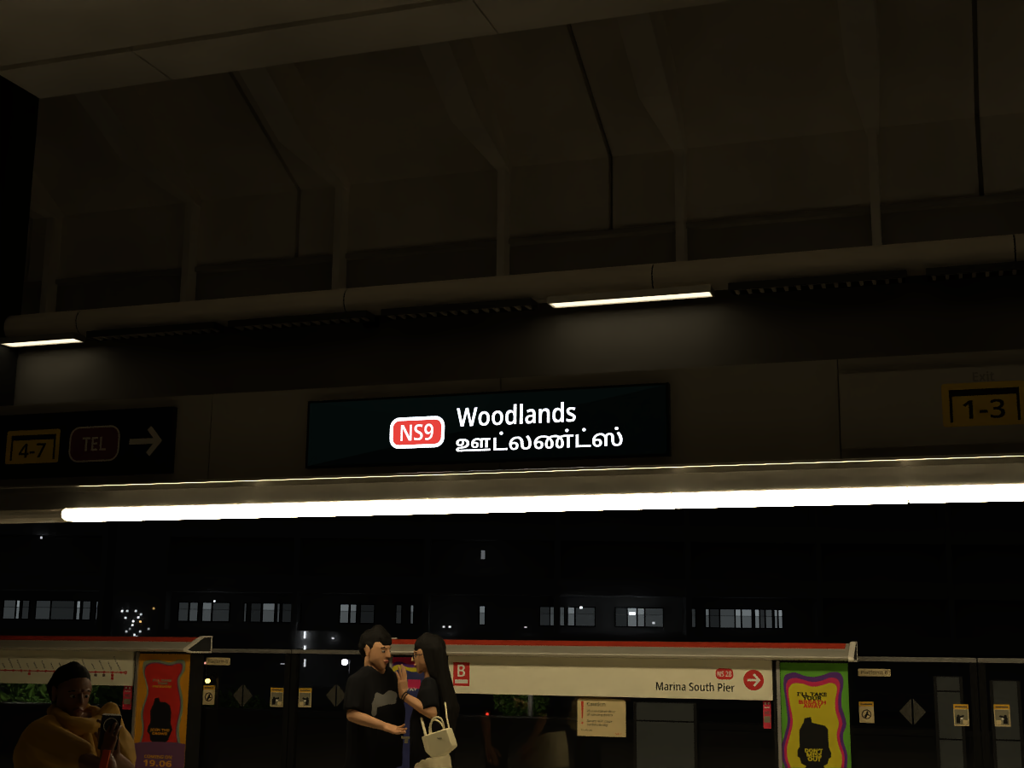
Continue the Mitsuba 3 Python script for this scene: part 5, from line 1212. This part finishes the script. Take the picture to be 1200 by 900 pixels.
obj('handle', tube(smooth_line([bp3(507, 861, -.02), bp3(506.5, 851, -.025), bp3(509, 843, -.03), bp3(514, 840.2, -.03), bp3(519, 842, -.03), bp3(521.5, 849, -.025), bp3(521.5, 855.5, -.02)], 5), .0062, 8), M_BAG, bag, smooth=60)
obj('handle', tube(smooth_line([bp3(501.5, 862, .03), bp3(501, 853, .035), bp3(503, 846, .04), bp3(507, 844, .04), bp3(513, 847, .04), bp3(517, 853, .035), bp3(517.5, 857.5, .03)], 5), .0055, 8), M_BAG, bag, smooth=60)
top_s = V(L_sh[0], L_sh[1] - .01, L_sh[2] + .066)
obj('shoulder_strap', tube(smooth_line([bp3(499, 862, .0), at(496, 850, 7.76), at(493.5, 840, 7.80)], 4), .009, 8), M_BAG, bag, smooth=60)
obj('shoulder_strap', tube(smooth_line([at(493.5, 840, 7.80), at(496, 828, 7.84), at(501, 812, 7.92), at(505, 796, 7.97)], 5), .0055, 8), M_BAG, bag, smooth=60)
obj('shoulder_strap', tube(smooth_line([bp3(525, 854, .02), at(523.5, 840, 7.79), at(522.3, 828, 7.86), at(519.5, 814, 7.97), at(512, 796, 7.99)], 5), .0055, 8), M_BAG, bag, smooth=60)

# --- the woman in mustard with a phone ---------------------------------------
LB = at(86, 900, 5.05); LB[2] = 0
lF = V(.93, -.36, 0)
lady = thing('person', 'dark-haired woman draped in a mustard shawl looking at her phone', 'person')
P, L, U, F, torso, legs, shoes = figure(LB, lF, 1.50, sh=.150, hip=.09, slim=1.05)
hd = at(84, 813, 5.03)
hm, hF, hL, hU, HP = head(hd, V(.86, -.44, -.16), V(.06, -.02, 1), .98)
neck = [hull((P(-.02, 0, .79), .056), (hd + V(-.018, 0.004, -.06), .055))]
phone_c = at(129, 853, 4.86)
R_sh = P(-.01, -.165, .79); R_el = at(128, 905, 4.80); R_wr = at(124, 884, 4.85)
L_sh = P(-.01, .165, .79); L_el = at(150, 905, 5.12); L_wr = at(134, 886, 4.98)
body = to_mesh(union(torso + legs + neck + arm(R_sh, R_el, R_wr, .95) + arm(L_sh, L_el, L_wr, .95) + hm), .016, 6)
pU = V(.06, .05, 1); pU /= np.linalg.norm(pU)
pN = V(.80, -.60, .02); pN -= pU * (pN @ pU); pN /= np.linalg.norm(pN)       # out of the phone's back
pR = np.cross(pU, pN)
hs = union(hand(R_wr, V(.10, .02, 1), -pN * .3 + V(0, .9, 0), V(-.9, -.1, .3), .92, (.45, .5, .5, .5), .8, .05) + hand(L_wr, V(-.12, -.10, 1), V(-.3, -.9, 0), V(-.9, .2, .3), .92, (.45, .5, .5, .5), .8, .05))
obj('body', cat_m(body, to_mesh(hs, .005, 4)), M_SKIN2, lady, smooth=True)
face_parts(lady, HP, hF, hL, hU, .98, M_LIP2)
hair = [hull((HP(-.036, 0, .045), .082), (HP(-.006, 0, .056), .076)), hull((HP(-.05, .035, .02), .056), (HP(-.05, -.035, .02), .056), (HP(-.062, 0, -.045), .048)), hull((HP(.022, .030, .088), .024), (HP(.022, -.030, .088), .024), (HP(-.02, 0, .10), .04)),
        hull((HP(-.025, .066, .05), .022), (HP(.006, .060, .06), .016), (HP(-.035, .066, -.02), .018)), hull((HP(-.025, -.066, .05), .022), (HP(.006, -.060, .06), .016), (HP(-.035, -.066, -.02), .018)), hull((HP(-.100, 0, -.03), .042), (HP(-.112, 0, -.04), .036))]
hm2 = to_mesh(union(hair), .013, 5)
obj('hair', hm2, M_HAIR, lady, smooth=True)
# shawl: thrown round the neck and over both shoulders, hanging over the upper arms
sh = [hull((P(-.01, .165, .785), .085), (P(-.01, -.165, .785), .085), (P(-.01, .06, .835), .06), (P(-.01, -.06, .835), .06), (P(.05, .16, .62), .12), (P(.05, -.16, .62), .12), (P(-.03, .19, .60), .10), (P(-.03, -.19, .60), .10)),
      hull((P(.05, .16, .63), .12), (P(.05, -.16, .63), .12), (P(-.02, .19, .46), .11), (P(-.02, -.19, .46), .11), (P(.06, .14, .46), .12), (P(.06, -.14, .46), .12)),
      hull((R_sh, .085), (R_sh * .45 + R_el * .55, .075)), hull((L_sh, .085), (L_sh * .35 + L_el * .65, .075))]
sh = union(sh) - Manifold.batch_hull([sph(P(-.012, 0, .853), .060), sph(P(.035, 0, .88), .066)])
sm = to_mesh(cut(sh, V(0, 0, 1), .50 * 1.50), .018, 5)
c = P(0, 0, .7)
dv = sm.vertices - c
sw = np.sin((dv @ L) * 42 + (dv[:, 2]) * 30 + 3 * meshkit.noise(sm.vertices * 6, 2)) * .010 + (meshkit.fbm(sm.vertices * 9, 3, 4) - .5) * .026
sm.vertices += dv * [1, 1, .2] / (np.linalg.norm(dv, axis=1, keepdims=True) + 1e-6) * sw[:, None]
shawl = obj('shawl', sm, M_SHAWL, lady, smooth=True)
roll = []
ring = [P(.082 * math.cos(q) + .004, .092 * math.sin(q), .846 + .010 * math.cos(q) * -2.2) for q in np.linspace(0, 2 * np.pi, 25)]
rm = to_mesh(union(chain(ring, [.037 + .007 * math.sin(3 * i) for i in range(25)])), .012, 4)
rm.vertices += (meshkit.fbm(rm.vertices * 26, 3, 8)[:, None] - .5) * .014
obj('neck_fold', rm, M_SHAWL, shawl, smooth=True)
fold = chain([P(.05, .085, .845), P(.03, .145, .865), P(.0, .20, .80)], [.032, .038, .045]) + chain([P(.085, .03, .81), P(.115, .07, .72), P(.13, .10, .62)], [.026, .024, .022]) + chain([P(.10, -.01, .80), P(.125, .03, .70), P(.135, .05, .60)], [.022, .020, .018]) + chain([P(.07, -.10, .81), P(.14, -.02, .70), P(.16, .10, .60)], [.022, .020, .018])
fm = to_mesh(union(fold), .012, 4)
obj('drape_fold', fm, M_SHAWL, shawl, smooth=True)
obj('skirt', to_mesh(cut(hull((P(0, .10, .52), .11), (P(0, -.10, .52), .11), (P(0, .13, .06), .14), (P(0, -.13, .06), .14)), V(0, 0, 1), .06), .04, 3), M_TROUSER, lady, smooth=40)
for s in shoes: obj('shoe', to_mesh(s, .02, 3), M_SHOE, lady, smooth=True)

ph = thing('phone', 'dark phone with a ring on its back held up by the woman in mustard', 'phone')
PM = np.eye(4); PM[:3, 0], PM[:3, 1], PM[:3, 2], PM[:3, 3] = pR, pU, pN, phone_c
w_, h_ = .040, .072
pb = trimesh.creation.extrude_polygon(rrect(-w_, w_, -h_, h_, .010), .008, engine='earcut'); pb.apply_translation([0, -.016, -.004])
obj('case', put(pb, PM), M_PHONE, ph)
pr = trimesh.creation.extrude_polygon(rrect(-w_ - .001, w_ + .001, -h_ - .001, h_ + .001, .011).difference(sbox(-.06, -.2, .06, h_ - .006)), .0085, engine='earcut'); pr.apply_translation([0, -.016, -.0042])
obj('lit_top_edge', put(pr, PM), M_PHONE_LIT_EDGE, ph)  # white edge: light falling on the phone top, put into the colour
ring = Point(0, .010).buffer(.031, quad_segs=12).difference(Point(0, .010).buffer(.028, quad_segs=12))
rg = trimesh.creation.extrude_polygon(ring, .002, engine='earcut'); rg.apply_translation([0, 0, .004])
obj('ring', put(rg, PM), M_SIGNWHITE, ph)
st = thing('wrist_strap', 'coral strap hanging from the hand below the phone', 'strap')
a, b, c = at(125.5, 879, 4.76), at(123, 890, 4.755), at(119, 906, 4.75)
sv = []
for q in smooth_line([a, b, c], 4):
    for (o, y) in ((-.017, -.003), (.017, -.003), (.017, .003), (-.017, .003)):
        sv.append(q + V(o, y, 0))
nq = len(sv) // 4; sf = []
for i in range(nq - 1):
    for j in range(4):
        k = (j + 1) % 4
        sf += [[i * 4 + j, i * 4 + k, i * 4 + 4 + k], [i * 4 + j, i * 4 + 4 + k, i * 4 + 4 + j]]
sf += [[0, 2, 1], [0, 3, 2], [nq * 4 - 4, nq * 4 - 3, nq * 4 - 2], [nq * 4 - 4, nq * 4 - 2, nq * 4 - 1]]
obj('band', trimesh.Trimesh(np.array(sv), np.array(sf), process=False), M_STRAP, st)
